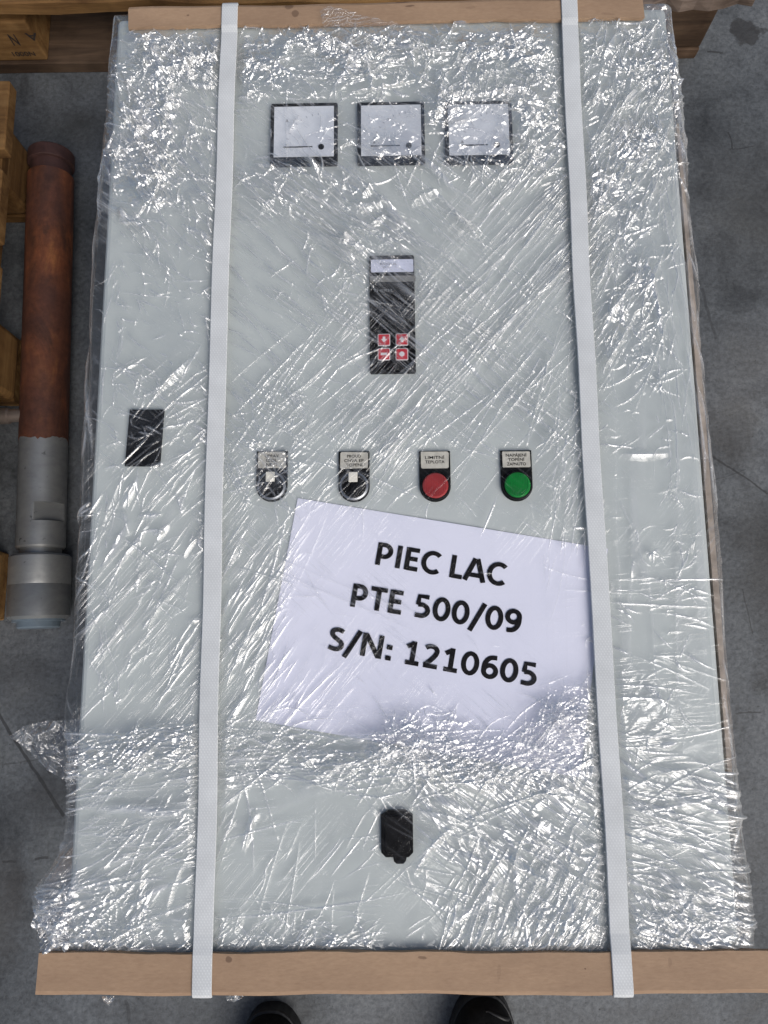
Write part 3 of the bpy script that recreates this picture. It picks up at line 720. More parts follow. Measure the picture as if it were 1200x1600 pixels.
def stroke_text(s, o0, e, n_, width, cap, half=0.088):
    bm = bmesh.new(); x = 0.0; lay = 0
    tot = sum(GLYPH[c][0] for c in s) - .16; sx = width / tot
    for c in s:
        adv, paths = GLYPH[c]
        hw = 0.11 if c == ':' else half
        for p in paths:
            p = np.array(p, float); tg = np.gradient(p, axis=0); tg /= np.linalg.norm(tg, axis=1)[:, None] + 1e-9
            closed = np.hypot(*(p[0] - p[-1])) < 1e-6
            if closed: tg[0] = tg[-1] = (p[1] - p[-2]) / np.linalg.norm(p[1] - p[-2])
            lv = []; dz = 0.00002 * (lay % 4); lay += 1
            for q, t_ in zip(p, tg):
                nn = np.array([-t_[1], t_[0]]) * hw
                for w_ in (q + nn, q - nn):
                    wp = o0 + e * ((x + w_[0] - .08) * sx) + n_ * (w_[1] * cap); wp[2] += dz
                    lv.append(bm.verts.new(wp))
            for i in range(len(p) - 1): bm.faces.new((lv[2 * i], lv[2 * i + 1], lv[2 * i + 3], lv[2 * i + 2]))
        x += adv
    bmesh.ops.recalc_face_normals(bm, faces=bm.faces)
    return bm
for s, bl, br, tlp in (('PIEC LAC', (586, 882), (785, 916), (591, 847)), ('PTE 500/09', (547, 947.5), (812, 990.5), (552, 911.5)), ('S/N: 1210605', (512, 1015), (836, 1073.5), (517, 979))):
    o0 = px_plane(*bl); o1 = px_plane(*br); o2 = px_plane(*tlp)
    e = o1 - o0; wd = np.linalg.norm(e); e = e / wd
    n_ = np.array([-e[1], e[0], 0]); cp = float(np.dot(o2 - o0, n_))
    obj('printed_line', stroke_text(s, o0, e, n_, wd, cp, 0.096), INK, sheet)

# ------------------------------------------------------------------ stretch film
STEP = 0.0007
A0, RR = 0.2985, 0.006                      # half width of the wrapped box and the radius of its edge
YT, YB = 0.665, -0.2955
reg = np.arange(-0.330, 0.330 + 1e-9, STEP)
coarse = np.cumsum(np.full(34, 0.006))
us = np.concatenate([(-0.330 - coarse)[::-1], reg, 0.330 + coarse])
regy = np.arange(YB - 0.006, YT + 0.006, STEP)
cy2 = np.cumsum(np.full(20, 0.010))
vs_ = np.concatenate([(regy[0] - cy2)[::-1], regy, regy[-1] + cy2])
U, V = np.meshgrid(us, vs_)
NXR, NYR = len(reg), len(regy); OX, OY = len(coarse), len(cy2)
H = np.zeros_like(U)
tabs = [rng.random((256, 256)) for _ in range(8)]
def vnoise(x, y, k=0):
    T = tabs[k % 8]; off = 17 * (k // 8)
    ix = np.floor(x).astype(np.int64); iy = np.floor(y).astype(np.int64)
    fx = x - ix; fy = y - iy
    fx = fx * fx * fx * (fx * (fx * 6 - 15) + 10); fy = fy * fy * fy * (fy * (fy * 6 - 15) + 10)
    i0 = (ix + off) & 255; i1 = (ix + 1 + off) & 255; j0 = (iy + off) & 255; j1 = (iy + 1 + off) & 255
    return (T[j0, i0] * (1 - fx) + T[j0, i1] * fx) * (1 - fy) + (T[j1, i0] * (1 - fx) + T[j1, i1] * fx) * fy
# slow undulation of the stretched film
H += 0.0030 * vnoise(U / 0.07, V / 0.07, 0) + 0.0012 * vnoise(U / 0.024 + 5, V / 0.03, 1)
# regions measured from the photograph: centre px, radii px, weight
def blob(px, py, rx, ry, rot=0.0):
    c = P(px, py, 0.384); s = 1.0 / 1640.0
    ca, sa = math.cos(rad(rot)), math.sin(rad(rot))
    dx, dy = U - c[0], V - c[1]
    a = (dx * ca + dy * sa) / (rx * s); b = (-dx * sa + dy * ca) / (ry * s)
    return np.exp(-(a * a + b * b) ** 1.5)
CR = np.zeros_like(U)
for (px, py, rx, ry, rot, w) in ((620, 85, 520, 66, 0, 1.0), (1035, 60, 60, 160, 0, 1.0), (205, 90, 70, 90, 0, 0.9), (215, 210, 70, 230, 10, 0.85), (290, 300, 60, 160, 20, 0.5), (970, 190, 100, 220, -14, 0.9), (240, 560, 100, 160, 0, 0.2),
        (985, 480, 60, 150, 0, 0.65), (770, 190, 130, 90, 0, 0.95), (600, 215, 120, 60, 0, 0.7), (420, 300, 90, 90, 0, 0.4), (200, 1170, 130, 42, 8, 0.8), (430, 1205, 170, 30, 4, 0.7), (640, 1165, 90, 50, 0, 0.95), (780, 1200, 130, 45, -6, 0.8), (890, 1130, 55, 80, 0, 0.9), (110, 1430, 70, 65, 0, 1.0),
        (230, 1455, 110, 34, 0, 0.75), (260, 1260, 150, 45, 22, 0.45), (800, 1290, 120, 90, -30, 0.32), (330, 1475, 260, 18, 0, 0.55),
        (850, 1450, 110, 42, 0, 0.6), (1080, 1455, 90, 34, 0, 0.55), (1030, 1250, 70, 60, 0, 0.25), (430, 710, 60, 50, 0, 0.5), (560, 330, 160, 70, -40, 0.3), (990, 1110, 60, 70, 0, 0.35)):
    CR = np.maximum(CR, w * blob(px, py, rx, ry, rot))
warpx = 0.010 * (vnoise(U / 0.03, V / 0.03, 2) - 0.5); warpy = 0.010 * (vnoise(U / 0.03 + 9, V / 0.03, 3) - 0.5)
cr = np.zeros_like(U)
for k, (cell, amp, ang) in enumerate(((0.020, 0.0026, 20), (0.013, 0.0019, 65), (0.0085, 0.00125, -35), (0.006, 0.0008, 5))):
    ca, sa = math.cos(rad(ang)), math.sin(rad(ang))
    x = (U * ca + V * sa + warpx) / cell; y = (-U * sa + V * ca + warpy) / (cell * 0.6)
    cr += amp * (1 - np.abs(2 * vnoise(x, y, k + 2) - 1))
patch = np.clip(vnoise(U / 0.028, V / 0.028, 5) * 2.0 - 0.45, 0, 1)
CRM = CR * patch
H += 0.12 * cr * CRM * (1 + 1.0 * np.clip(V / 0.6, 0, 1))
# stretched bundles of parallel lines
BUN = np.zeros_like(U)
def bundle(mask, ang, across, along, amp, k):
    global H, BUN
    ca, sa = math.cos(rad(ang)), math.sin(rad(ang))
    x = (U * ca + V * sa) / along; y = (-U * sa + V * ca + 0.25 * warpx) / across
    n1 = vnoise(x, y, k); r_ = np.clip(1 - np.abs(2 * n1 - 1) * 2.6, 0, 1); H += mask * amp * 0.35 * r_; BUN = np.maximum(BUN, np.clip(mask, 0, 1) * r_ * r_)
bundle(blob(560, 370, 260, 110, -40), -40, 0.0055, 0.075, 0.0019, 1)
bundle(blob(280, 220, 120, 220, -50), -52, 0.006, 0.06, 0.0019, 6)
bundle(blob(690, 560, 330, 130, 49), 50, 0.005, 0.16, 0.0015, 2)
bundle(blob(850, 340, 120, 130, 45), 47, 0.004, 0.15, 0.0011, 3)
bundle(blob(740, 560, 220, 160, -42), -42, 0.007, 0.14, 0.0013, 4)
bundle(blob(350, 950, 160, 240, 55), 56, 0.007, 0.09, 0.0017, 5)
bundle(blob(600, 1195, 560, 34, 3), 5, 0.005, 0.07, 0.0024, 6)
bundle(blob(300, 1270, 230, 80, 22), 22, 0.006, 0.08, 0.0018, 7)
bundle(blob(830, 1290, 190, 150, -35), -36, 0.009, 0.16, 0.0016, 0)
bundle(blob(880, 1430, 120, 70, 60), 62, 0.008, 0.12, 0.0014, 1)
bundle(blob(1070, 1340, 110, 170, -10), -14, 0.009, 0.16, 0.0014, 2)
bundle(blob(1075, 330, 40, 460, -4), 97, 0.006, 0.10, 0.0018, 3)
bundle(blob(960, 250, 90, 260, 60), 62, 0.006, 0.07, 0.0020, 4)
bundle(blob(1000, 900, 140, 260, 0), 88, 0.010, 0.12, 0.0008, 5)
# individual creases
HR = np.zeros((NYR, NXR)); LR = np.zeros((NYR, NXR))
def crease(wx, wy, ang, L, sg, h, bend=0.0, kind=0):
    ca, sa = math.cos(ang), math.sin(ang)
    ex_ = abs(ca) * L / 2 + 4 * sg + abs(bend) * L + .002; ey_ = abs(sa) * L / 2 + 4 * sg + abs(bend) * L + .002
    i0 = max(0, int((wx - ex_ - reg[0]) / STEP)); i1 = min(NXR, int((wx + ex_ - reg[0]) / STEP) + 2)
    j0 = max(0, int((wy - ey_ - regy[0]) / STEP)); j1 = min(NYR, int((wy + ey_ - regy[0]) / STEP) + 2)
    if i1 <= i0 or j1 <= j0: return
    X = reg[i0:i1][None, :] - wx; Y = regy[j0:j1][:, None] - wy
    s = (X * ca + Y * sa) / (L / 2); t_ = -X * sa + Y * ca - bend * L * (s * s - 0.4)
    tp = np.clip(1 - s * s, 0, 1)
    sw = sg * (0.6 + 0.4 * tp)
    if kind == 0: pr = np.exp(-(t_ / sw) ** 2)
    elif kind == 1: pr = np.clip(1 - np.abs(t_) / (1.6 * sw), 0, 1)
    else: pr = np.where((t_ > -sw) & (t_ < 2.2 * sw), np.where(t_ < 2 * sw, (t_ + sw) / (3 * sw), 0), 0.0)
    h *= 1.0 + 1.3 * min(1, max(0, (wy - 0.02) / 0.5))
    crk = random.uniform(0.2, 1.0)
    HR[j0:j1, i0:i1] += h * pr * np.sqrt(tp)
    LR[j0:j1, i0:i1] = np.maximum(LR[j0:j1, i0:i1], np.minimum(1, pr * pr * tp * crk))
def scatter(n, poly, ang, dev, L, sg, h, bend=0.06, kinds=(0, 0, 1)):
    """n creases inside a photo-pixel box (x0,y0,x1,y1)"""
    x0_, y0_, x1_, y1_ = poly
    for _ in range(int(n * 0.6)):
        q = P(random.uniform(x0_, x1_), random.uniform(y0_, y1_), 0.384)
        a = rad(random.gauss(ang, dev)); l = random.uniform(*L) * random.choice((0.7, 1, 1.4, 2.2))
        crease(q[0], q[1], a, l, random.uniform(*sg), random.uniform(*h), random.gauss(0, bend), random.choice(kinds))
def line(x0_, y0_, x1_, y1_, sg=0.0013, h=0.0013, bend=0.0, kind=0):
    a = P(x0_, y0_, 0.384); b = P(x1_, y1_, 0.384); d = b - a
    crease((a[0] + b[0]) / 2, (a[1] + b[1]) / 2, math.atan2(d[1], d[0]), math.hypot(d[0], d[1]), sg, h, bend, kind)
S, Hh = (0.0006, 0.0011), (0.0005, 0.0012)
scatter(900, (195, 40, 1040, 165), 0, 60, (.008, .024), S, Hh, 0.12)
scatter(420, (180, 60, 345, 480), -48, 28, (.008, .03), S, Hh)
scatter(620, (890, 30, 1060, 620), 62, 34, (.008, .03), S, Hh, 0.1)
scatter(330, (690, 120, 900, 290), 20, 60, (.008, .025), S, Hh, 0.1)
scatter(220, (340, 150, 700, 300), -38, 30, (.008, .035), S, Hh)
scatter(240, (340, 260, 760, 560), -42, 9, (.012, .06), S, (.0009, .0018), 0.03)
scatter(60, (430, 300, 600, 480), 55, 30, (.006, .02), S, Hh)
scatter(110, (560, 420, 900, 720), 50, 5, (.03, .11), S, (.0007, .0014), 0.015)
scatter(60, (590, 430, 900, 740), -40, 6, (.02, .10), S, (.0007, .0014), 0.015)
scatter(90, (770, 250, 900, 480), 48, 4, (.03, .11), S, (.0007, .0014), 0.01)
scatter(120, (400, 560, 640, 780), 48, 9, (.02, .08), S, (.0007, .0015), 0.03)
scatter(160, (180, 480, 335, 700), -40, 30, (.006, .022), S, Hh, 0.1)
scatter(70, (200, 560, 335, 740), 42, 10, (.015, .05), S, Hh, 0.03)
scatter(150, (345, 640, 480, 790), 10, 50, (.006, .022), S, Hh, 0.1)
scatter(120, (340, 540, 560, 700), -40, 14, (.010, .04), S, Hh, 0.04)
scatter(150, (130, 740, 330, 1110), 55, 14, (.010, .045), S, Hh, 0.05)
scatter(60, (130, 800, 330, 1000), -35, 20, (.008, .03), S, Hh, 0.06)
scatter(130, (330, 800, 470, 1120), 55, 8, (.015, .07), S, Hh, 0.03)
scatter(70, (345, 600, 480, 800), -50, 12, (.015, .05), S, Hh, 0.03)
scatter(50, (400, 790, 920, 1100), -25, 25, (.005, .03), (.0008, .0012), (.0004, .0009), 0.05)
scatter(160, (590, 1110, 720, 1210), 20, 60, (.006, .02), S, Hh, 0.15)
scatter(160, (840, 1060, 940, 1210), 40, 60, (.006, .025), (.0007, .0014), Hh, 0.1)
scatter(380, (55, 1380, 230, 1492), 15, 50, (.008, .03), S, Hh, 0.12)
scatter(140, (110, 1230, 320, 1380), 28, 16, (.012, .05), S, Hh, 0.06)
scatter(150, (280, 1430, 600, 1492), 15, 40, (.008, .03), S, Hh, 0.08)
scatter(40, (330, 1250, 600, 1440), 60, 30, (.015, .06), S, Hh, 0.05)
scatter(70, (640, 1190, 950, 1400), -35, 16, (.012, .06), (.0007, .0014), Hh, 0.05)
scatter(40, (640, 1190, 950, 1400), 55, 18, (.010, .04), (.0007, .0014), Hh, 0.05)
scatter(130, (640, 1370, 950, 1492), 58, 20, (.008, .03), (.0007, .0014), Hh, 0.07)
scatter(90, (960, 1180, 1160, 1492), -12, 20, (.012, .06), (.0007, .0014), Hh, 0.06)
scatter(90, (985, 1400, 1160, 1492), 10, 40, (.008, .03), (.0007, .0014), Hh, 0.07)
scatter(170, (930, 640, 1090, 1190), 20, 60, (.006, .02), S, Hh, 0.12)
scatter(60, (930, 900, 1110, 1190), -15, 14, (.015, .06), S, Hh, 0.04)
scatter(120, (850, 560, 930, 900), 78, 9, (.010, .05), S, Hh, 0.05)
scatter(110, (1030, 40, 1100, 700), 96, 8, (.02, .09), S, Hh, 0.03)
scatter(90, (155, 150, 190, 1100), 85, 25, (.008, .03), S, Hh, 0.06)
for _ in range(170):
    sgn = random.choice((-1, 1))
    crease(sgn * random.uniform(0.296, 0.329), random.uniform(-0.27, 0.66), rad(90 + random.gauss(0, 7)), random.uniform(.02, .14), random.uniform(.0007, .0016), random.uniform(.0004, .0011), random.gauss(0, .02), random.choice((0, 1)))
scatter(90, (650, 1200, 950, 1420), -33, 7, (.03, .10), (.0007, .0015), (.0008, .0018), 0.03)
scatter(80, (690, 1330, 950, 1490), 62, 8, (.015, .06), (.0007, .0016), (.0008, .0018), 0.04)
scatter(80, (965, 1190, 1160, 1490), -17, 7, (.03, .10), (.0007, .0016), (.0008, .0018), 0.04)
scatter(60, (985, 1380, 1160, 1490), -45, 10, (.02, .07), (.0007, .0014), (.0008, .0016), 0.03)
scatter(70, (345, 250, 740, 500), -42, 5, (.03, .10), (.0007, .0014), (.0009, .0018), 0.03)
scatter(60, (190, 60, 340, 420), -52, 7, (.03, .09), (.0007, .0013), (.0009, .0016), 0.03)
scatter(60, (910, 120, 1050, 600), 64, 9, (.03, .09), (.0007, .0013), (.0009, .0016), 0.03)
for n_, (x0_, y0_, x1_, y1_), an_, dv_ in ((46, (650, 1200, 945, 1400), -34, 16), (30, (700, 1360, 945, 1485), 60, 16), (40, (970, 1200, 1155, 1480), -20, 14), (16, (345, 260, 700, 480), -42, 8), (14, (190, 80, 330, 420), -50, 14), (16, (910, 60, 1050, 560), 66, 14), (14, (250, 60, 860, 150), 10, 50), (14, (140, 760, 320, 1110), 56, 8), (10, (345, 850, 460, 1110), 56, 6), (16, (110, 1150, 930, 1225), 6, 20), (12, (70, 1380, 300, 1485), 20, 40)):
    for _ in range(n_):
        q = P(random.uniform(x0_, x1_), random.uniform(y0_, y1_), 0.384)
        crease(q[0], q[1], rad(random.gauss(an_, dv_)), random.uniform(.02, .075), random.uniform(.0016, .0042), random.uniform(.0011, .0026), random.gauss(0, .03), random.choice((1, 1, 2)))
# the longest lines that can be followed in the photograph
for l in ((430, 745, 640, 545), (500, 770, 700, 560), (545, 775, 745, 560), (600, 690, 830, 440), (560, 700, 690, 570), (700, 700, 860, 520), (660, 640, 905, 395),
          (340, 260, 650, 440), (350, 310, 580, 520), (345, 240, 700, 455), (590, 430, 900, 740), (640, 430, 880, 700), (520, 720, 700, 800), (480, 700, 620, 780), (655, 610, 745, 680),
          (400, 860, 720, 985), (400, 880, 660, 990), (345, 880, 560, 940), (455, 790, 400, 980), (520, 790, 440, 960), (345, 640, 460, 780),
          (180, 830, 290, 920), (205, 800, 260, 690), (240, 1080, 320, 960), (230, 1120, 315, 1010), (345, 1090, 420, 920), (345, 1010, 440, 850),
          (810, 730, 895, 440), (820, 700, 880, 560), (780, 480, 895, 330), (790, 420, 895, 290), (820, 640, 890, 500),
          (330, 1275, 480, 1150), (110, 1480, 260, 1330), (590, 1400, 700, 1290), (700, 1290, 900, 1220), (655, 1370, 790, 1420), (700, 1310, 860, 1230), (400, 1260, 380, 1340), (400, 1440, 450, 1280), (440, 1480, 470, 1310), (515, 1370, 570, 1300),
          (990, 1370, 1140, 1480), (960, 1240, 1150, 1300), (960, 1290, 1150, 1340), (1000, 1190, 1150, 1230), (640, 1190, 900, 1350), (660, 1260, 930, 1420), (210, 1150, 60, 1145), (600, 1430, 340, 1400), (330, 1440, 640, 1395)):
    line(*l, sg=random.uniform(.0008, .0014), h=random.uniform(.0009, .0016), bend=random.gauss(0, 0.012))
def band_y(x): return 1184 + 20 * math.sin(x / 88.0 + 0.6) - 26 * math.exp(-((x - 640) / 60) ** 2) - 50 * math.exp(-((x - 890) / 55) ** 2)
for _ in range(520):
    x_ = random.uniform(90, 945); y_ = random.gauss(band_y(x_), 19)
    sl = -(band_y(x_ + 10) - band_y(x_ - 10)) / 20
    q = P(x_, y_, 0.384)
    crease(q[0], q[1], math.atan(sl) + rad(random.gauss(4, 22)), random.choice((.01, .018, .03, .05, .07)) * random.uniform(.7, 1.3), random.uniform(.0006, .0011), random.uniform(.0007, .0016), random.gauss(0, .12), random.choice((0, 0, 1)))
for off in (-40, -28, 30, 42, 46):
    for k in range(6):
        xa = 100 + 140 * k + random.uniform(-20, 20); xb = xa + random.uniform(90, 170)
        line(xa, band_y(xa) + off + random.uniform(-6, 6), xb, band_y(xb) + off + random.uniform(-6, 6), .0009, .0011, random.gauss(0, .08))
for (cx_, cy_, hw, hh, ht) in relief:      # folds that run out from what the film is stretched over
    for k in range(9):
        a = random.uniform(0, 2 * math.pi); l = random.uniform(.014, .05)
        d0 = min(hw / max(abs(math.cos(a)), .05), hh / max(abs(math.sin(a)), .05)) + l / 2
        crease(cx_ + d0 * math.cos(a), cy_ + d0 * math.sin(a), a + random.gauss(0, .12), l, random.uniform(.0006, .0012), random.uniform(.0006, .0013), random.gauss(0, .05), random.choice((0, 1)))
# broad folded flaps of film
for l in ((966, 711, 1046, 709), (375, 1330, 402, 1266), (640, 1365, 705, 1285), (450, 215, 470, 185), (480, 245, 500, 285), (640, 320, 690, 298), (540, 325, 600, 320), (640, 88, 650, 105), (940, 570, 960, 560),
          (1010, 400, 1040, 560), (860, 1090, 900, 1170), (905, 1080, 915, 1180), (690, 1200, 760, 1240), (1010, 1070, 1045, 1110), (870, 1350, 940, 1400), (1050, 1360, 1070, 1400), (960, 1250, 1060, 1290), (210, 1330, 150, 1360), (240, 620, 300, 560), (300, 1270, 130, 1262)):
    line(*l, sg=random.uniform(.003, .0048), h=random.uniform(.002, .0032), bend=random.gauss(0, 0.05), kind=1)
for _ in range(130):
    c = random.choice(((300, 200), (620, 90), (980, 250), (500, 300), (800, 1300), (880, 1430), (1060, 1400), (130, 1420), (600, 1190), (1010, 900), (230, 800), (400, 1000), (880, 1120)))
    q = P(c[0] + random.gauss(0, 75), c[1] + random.gauss(0, 60), 0.384)
    if -0.13 < q[0] < 0.17 and -0.06 < q[1] < 0.13: continue
    crease(q[0], q[1], random.uniform(0, 3.14), random.uniform(.010, .028), random.uniform(.0018, .0034), random.uniform(.0012, .0026), random.gauss(0, .08), random.choice((1, 2)))
H[OY:OY + NYR, OX:OX + NXR] += HR
# the film rides over what stands proud of the door, the paper and lies flat under straps and edge boards
base = np.zeros_like(U); QUIET = np.ones_like(U)
px__, py__ = (U - tl[0]) * .9847 - (V - tl[1]) * .1746, -(U - tl[0]) * .1746 - (V - tl[1]) * .9847
QUIET = 1 - 0.65 * np.clip(np.minimum(np.minimum(px__, 0.297 - px__), np.minimum(py__, 0.150 - py__)) / 0.012, 0, 1)
for (cx_, cy_, hw, hh, ht), qf in zip(relief, (0.05, 0.1, 0.05, 0.35, 0.4, 0.7, 0.8, 0.8, 0.35, 0.75)):
    d = np.hypot(np.maximum(np.abs(U - cx_) - hw, 0), np.maximum(np.abs(V - cy_) - hh, 0))
    base = np.maximum(base, ht * np.exp(-(d / 0.045) ** 2))
    inside = np.exp(-(d / 0.004) ** 2)
    H = H * (1 - (0.25 + 0.4 * qf) * inside); QUIET = np.minimum(QUIET, 1 - qf * inside)
XS = (-0.1716, 0.1876)
damp = np.ones_like(U)
for xs in XS:
    damp = np.minimum(damp, 0.15 + 0.85 * np.clip((np.abs(U - xs) - 0.008) / 0.008, 0, 1))
for e_ in (np.clip((0.653 - V) / 0.012 + 2 * (U > 0.268) + 2 * (U < -0.280), 0, 1), np.clip((V + 0.268) / 0.008, 0, 1)):
    damp = np.minimum(damp, 0.12 + 0.88 * e_)
H = (H + 0.0008) * damp + base
st1 = vnoise((U * .64 + V * .77) / 0.09, (-U * .77 + V * .64) / 0.010, 1); st2 = vnoise((U * .74 - V * .67) / 0.07, (U * .67 + V * .74) / 0.010, 6)
cloud = np.clip(vnoise(U / 0.05, V / 0.05, 3) * 0.6 + vnoise(U / 0.016 + 2 * st1, V / 0.016, 7) * 0.4 - 0.25, 0, 1)
CRUM = CR * np.clip(0.25 + 1.7 * cloud, 0, 1.2) * (1 + 0.7 * np.clip(V / 0.6, 0, 1))
HAZE_GLINT = 0.004 + CR * (0.05 + 0.40 * cloud * cloud) + 0.10 * np.clip(np.maximum(st1, st2) - 0.62, 0, 1) * (0.3 + CR)  # haze of bunched film, raised on creases to paint in glints
HAZE_GLINT += 0.22 * BUN
HAZE_GLINT[OY:OY + NYR, OX:OX + NXR] += 0.9 * LR
HAZE_GLINT = np.clip(HAZE_GLINT, 0, 1) * QUIET
def mk(*bl):
    r = np.zeros_like(U)
    for b in bl: r = np.maximum(r, b)
    return r
TA = mk(blob(690, 540, 330, 170, 49), blob(850, 340, 130, 160, 45), 0.8 * blob(340, 950, 190, 260, 55), 0.7 * blob(960, 250, 100, 280, 60), 0.8 * blob(880, 1400, 130, 110, 60), 0.7 * blob(420, 1380, 120, 130, 60), 0.5 * blob(850, 760, 100, 250, 70), 0.6 * blob(480, 700, 150, 150, 50))
TB = mk(blob(550, 370, 280, 150, -40), 0.9 * blob(270, 230, 130, 250, -50), 0.8 * blob(740, 560, 240, 190, -42), 0.7 * blob(500, 900, 190, 70, -22), blob(830, 1290, 200, 160, -35), 0.7 * blob(280, 640, 130, 130, -40), 0.8 * blob(1060, 1380, 120, 130, -35))
TC = mk(blob(600, 1195, 560, 38, 3), 0.9 * blob(300, 1270, 240, 90, 22), 0.8 * blob(1060, 1300, 120, 200, -10), 0.5 * blob(620, 90, 480, 60, 0), 0.5 * blob(600, 1450, 500, 50, 0), 0.4 * blob(1000, 950, 120, 160, 0))
CRUM = np.clip(CRUM, 0, 2) * QUIET * damp
TA = (TA + 0.09) * QUIET; TB = (1.25 * TB + 0.09) * QUIET; TC = (TC + 0.06) * QUIET
# shape round the box
def wrap(c, a):
    s = np.sign(c); m_ = np.abs(c)
    th = np.clip((m_ - (a - RR)) / RR, 0, math.pi / 2)
    rest = np.maximum(m_ - (a - RR) - RR * math.pi / 2, 0)
    pos = np.minimum(m_, a - RR) + RR * np.sin(th)
    return s * pos, RR * (1 - np.cos(th)) + rest, th, s
yc = (YT + YB) / 2
px_, dx_, thx, sx_ = wrap(U, A0)
py_, dy_, thy, sy_ = wrap(V - yc, (YT - YB) / 2)
edge = np.clip(np.abs(U) / A0, 0, 1) ** 12
def yb(py): return P(300, py, 0.384)[1]
def bumpy(c, w): return np.exp(-((V - c) / w) ** 2)
bulL = 0.008 * bumpy(0.36, 0.22) + 0.003 * bumpy(0.02, 0.14) + 0.002
bulR = 0.006 * bumpy(0.05, 0.3) + 0.003
bul = np.where(U < 0, bulL, bulR) * (0.75 + 0.5 * vnoise(V / 0.12, U * 0 + 3, 4)) * np.clip(dx_ / 0.03, 0, 1) ** 0.7 * np.clip((0.64 - V) / 0.16, 0, 1)
ledge = np.where(U < 0, 0.024 * bumpy(-0.225, 0.030) + 0.004 * bumpy(-0.06, 0.03), 0.004 * bumpy(-0.23, 0.05)) * np.clip((np.abs(U) - 0.26) / 0.036, 0, 1) ** 1.3
taper = 1 - 0.008 * np.clip((V - 0.42) / 0.23, 0, 1) ** 1.5
PX = px_ * taper + sx_ * (bul + ledge) + sx_ * np.sin(thx) * (H * 0.8 + 0.0008)
PY = yc + py_ + sy_ * np.sin(thy) * (H * 0.6)
PZ = ZP + 0.0018 - dx_ - dy_ + np.cos(thx) * np.cos(thy) * H
PZ = np.maximum(PZ, 0.15 + 0.004 * vnoise(U / .02, V / .02, 2))
ny_, nx_ = U.shape
co = np.stack([PX, PY, PZ], -1).reshape(-1, 3).astype(np.float32)
idx = np.arange(nx_ * ny_).reshape(ny_, nx_)
quads = np.stack([idx[:-1, :-1], idx[:-1, 1:], idx[1:, 1:], idx[1:, :-1]], -1).reshape(-1, 4)
def grid_mesh(name, co, quads, lay, taut=()):
    me = bpy.data.meshes.new(name)
    me.vertices.add(len(co)); me.vertices.foreach_set('co', co.ravel())
    me.loops.add(quads.size); me.loops.foreach_set('vertex_index', quads.ravel().astype(np.int32))
    me.polygons.add(len(quads)); me.polygons.foreach_set('loop_start', np.arange(0, quads.size, 4, dtype=np.int32))
    me.polygons.foreach_set('use_smooth', np.ones(len(quads), dtype=bool))
    me.update(calc_edges=True)
    at = me.attributes.new('haze_glint', 'FLOAT', 'POINT'); at.data.foreach_set('value', lay.ravel().astype(np.float32))
    for nm, ar in taut:
        at = me.attributes.new(nm, 'FLOAT', 'POINT'); at.data.foreach_set('value', ar.ravel().astype(np.float32))
    me.materials.append(FILM)
    return me
film = thing('stretch_film', 'crumpled clear plastic stretch film wrapped tightly all round the grey cabinet', 'plastic film', (0, 0.2, 0.15))
me = grid_mesh('film_wrap', co - np.array([0, 0.2, 0.15], np.float32), quads, HAZE_GLINT.reshape(-1), (('taut_a', TA), ('taut_b', TB), ('taut_c', TC), ('crumple', CRUM)))
o = bpy.data.objects.new('film_wrap', me); COL.objects.link(o); o.parent = film
# loose ends of film
def flap(outline_top, outline_bot, z, amp, n=(70, 40), seed=0, name='loose_film', cw=0.9):
    a = np.array(outline_top, float); b = np.array(outline_bot, float)
    tt = np.linspace(0, 1, n[0]); ss = np.linspace(0, 1, n[1])
    def interp(pts): 
        k = np.linspace(0, 1, len(pts)); return np.stack([np.interp(tt, k, pts[:, 0]), np.interp(tt, k, pts[:, 1])], -1)
    ta, tb = interp(a), interp(b)
    G = ta[None] * (1 - ss[:, None, None]) + tb[None] * ss[:, None, None]
    xw = np.zeros(G.shape[:2]); yw = xw.copy()
    for j in range(n[1]):
        for i in range(n[0]):
            q = P(G[j, i, 0], G[j, i, 1], z); xw[j, i], yw[j, i] = q[0], q[1]
    hh = np.zeros_like(xw)
    for k, (cell, am, an) in enumerate(((.02, 1, 30), (.011, .6, 80), (.007, .4, -20))):
        ca, sa = math.cos(an), math.sin(an)
        hh += am * (1 - np.abs(2 * vnoise((xw * ca + yw * sa) / cell + seed, (-xw * sa + yw * ca) / cell / .6 + seed, k) - 1))
    zz = z + amp * (hh - 1.0)
    co = np.stack([xw, yw, zz], -1).reshape(-1, 3).astype(np.float32)
    ix = np.arange(n[0] * n[1]).reshape(n[1], n[0])
    qd = np.stack([ix[:-1, :-1], ix[1:, :-1], ix[1:, 1:], ix[:-1, 1:]], -1).reshape(-1, 4)
    me = grid_mesh(name, co - np.array([0, 0.2, 0.15], np.float32), qd, np.clip(0.01 + cw * np.clip(hh - 1.25, 0, 1), 0, 1).reshape(-1), (('crumple', np.full(hh.shape, cw)), ('taut_c', np.full(hh.shape, 1.0)), ('taut_a', np.full(hh.shape, 0.6)), ('taut_b', np.full(hh.shape, 0.9))))
    o = bpy.data.objects.new(name, me); COL.objects.link(o); o.parent = film
    return o
flap([(128, 1124), (75, 1126), (38, 1134), (18, 1149)], [(128, 1232), (96, 1214), (58, 1188), (20, 1153)], 0.366, 0.007, seed=3, cw=0.3)
flap([(500, 16), (518, 11), (548, 17), (585, 30), (640, 40)], [(505, 42), (525, 42), (550, 42), (585, 43), (640, 44)], 0.392, 0.003, (80, 24), seed=8, cw=0.12)
flap([(60, 1405), (52, 1440), (56, 1475), (75, 1492)], [(110, 1400), (110, 1440), (110, 1475), (110, 1492)], 0.380, 0.008, (60, 40), seed=12)
flap([(160, 1556), (172, 1556), (180, 1556)], [(164, 1566), (170, 1572), (178, 1562)], 0.34, 0.003, (24, 16), seed=14)
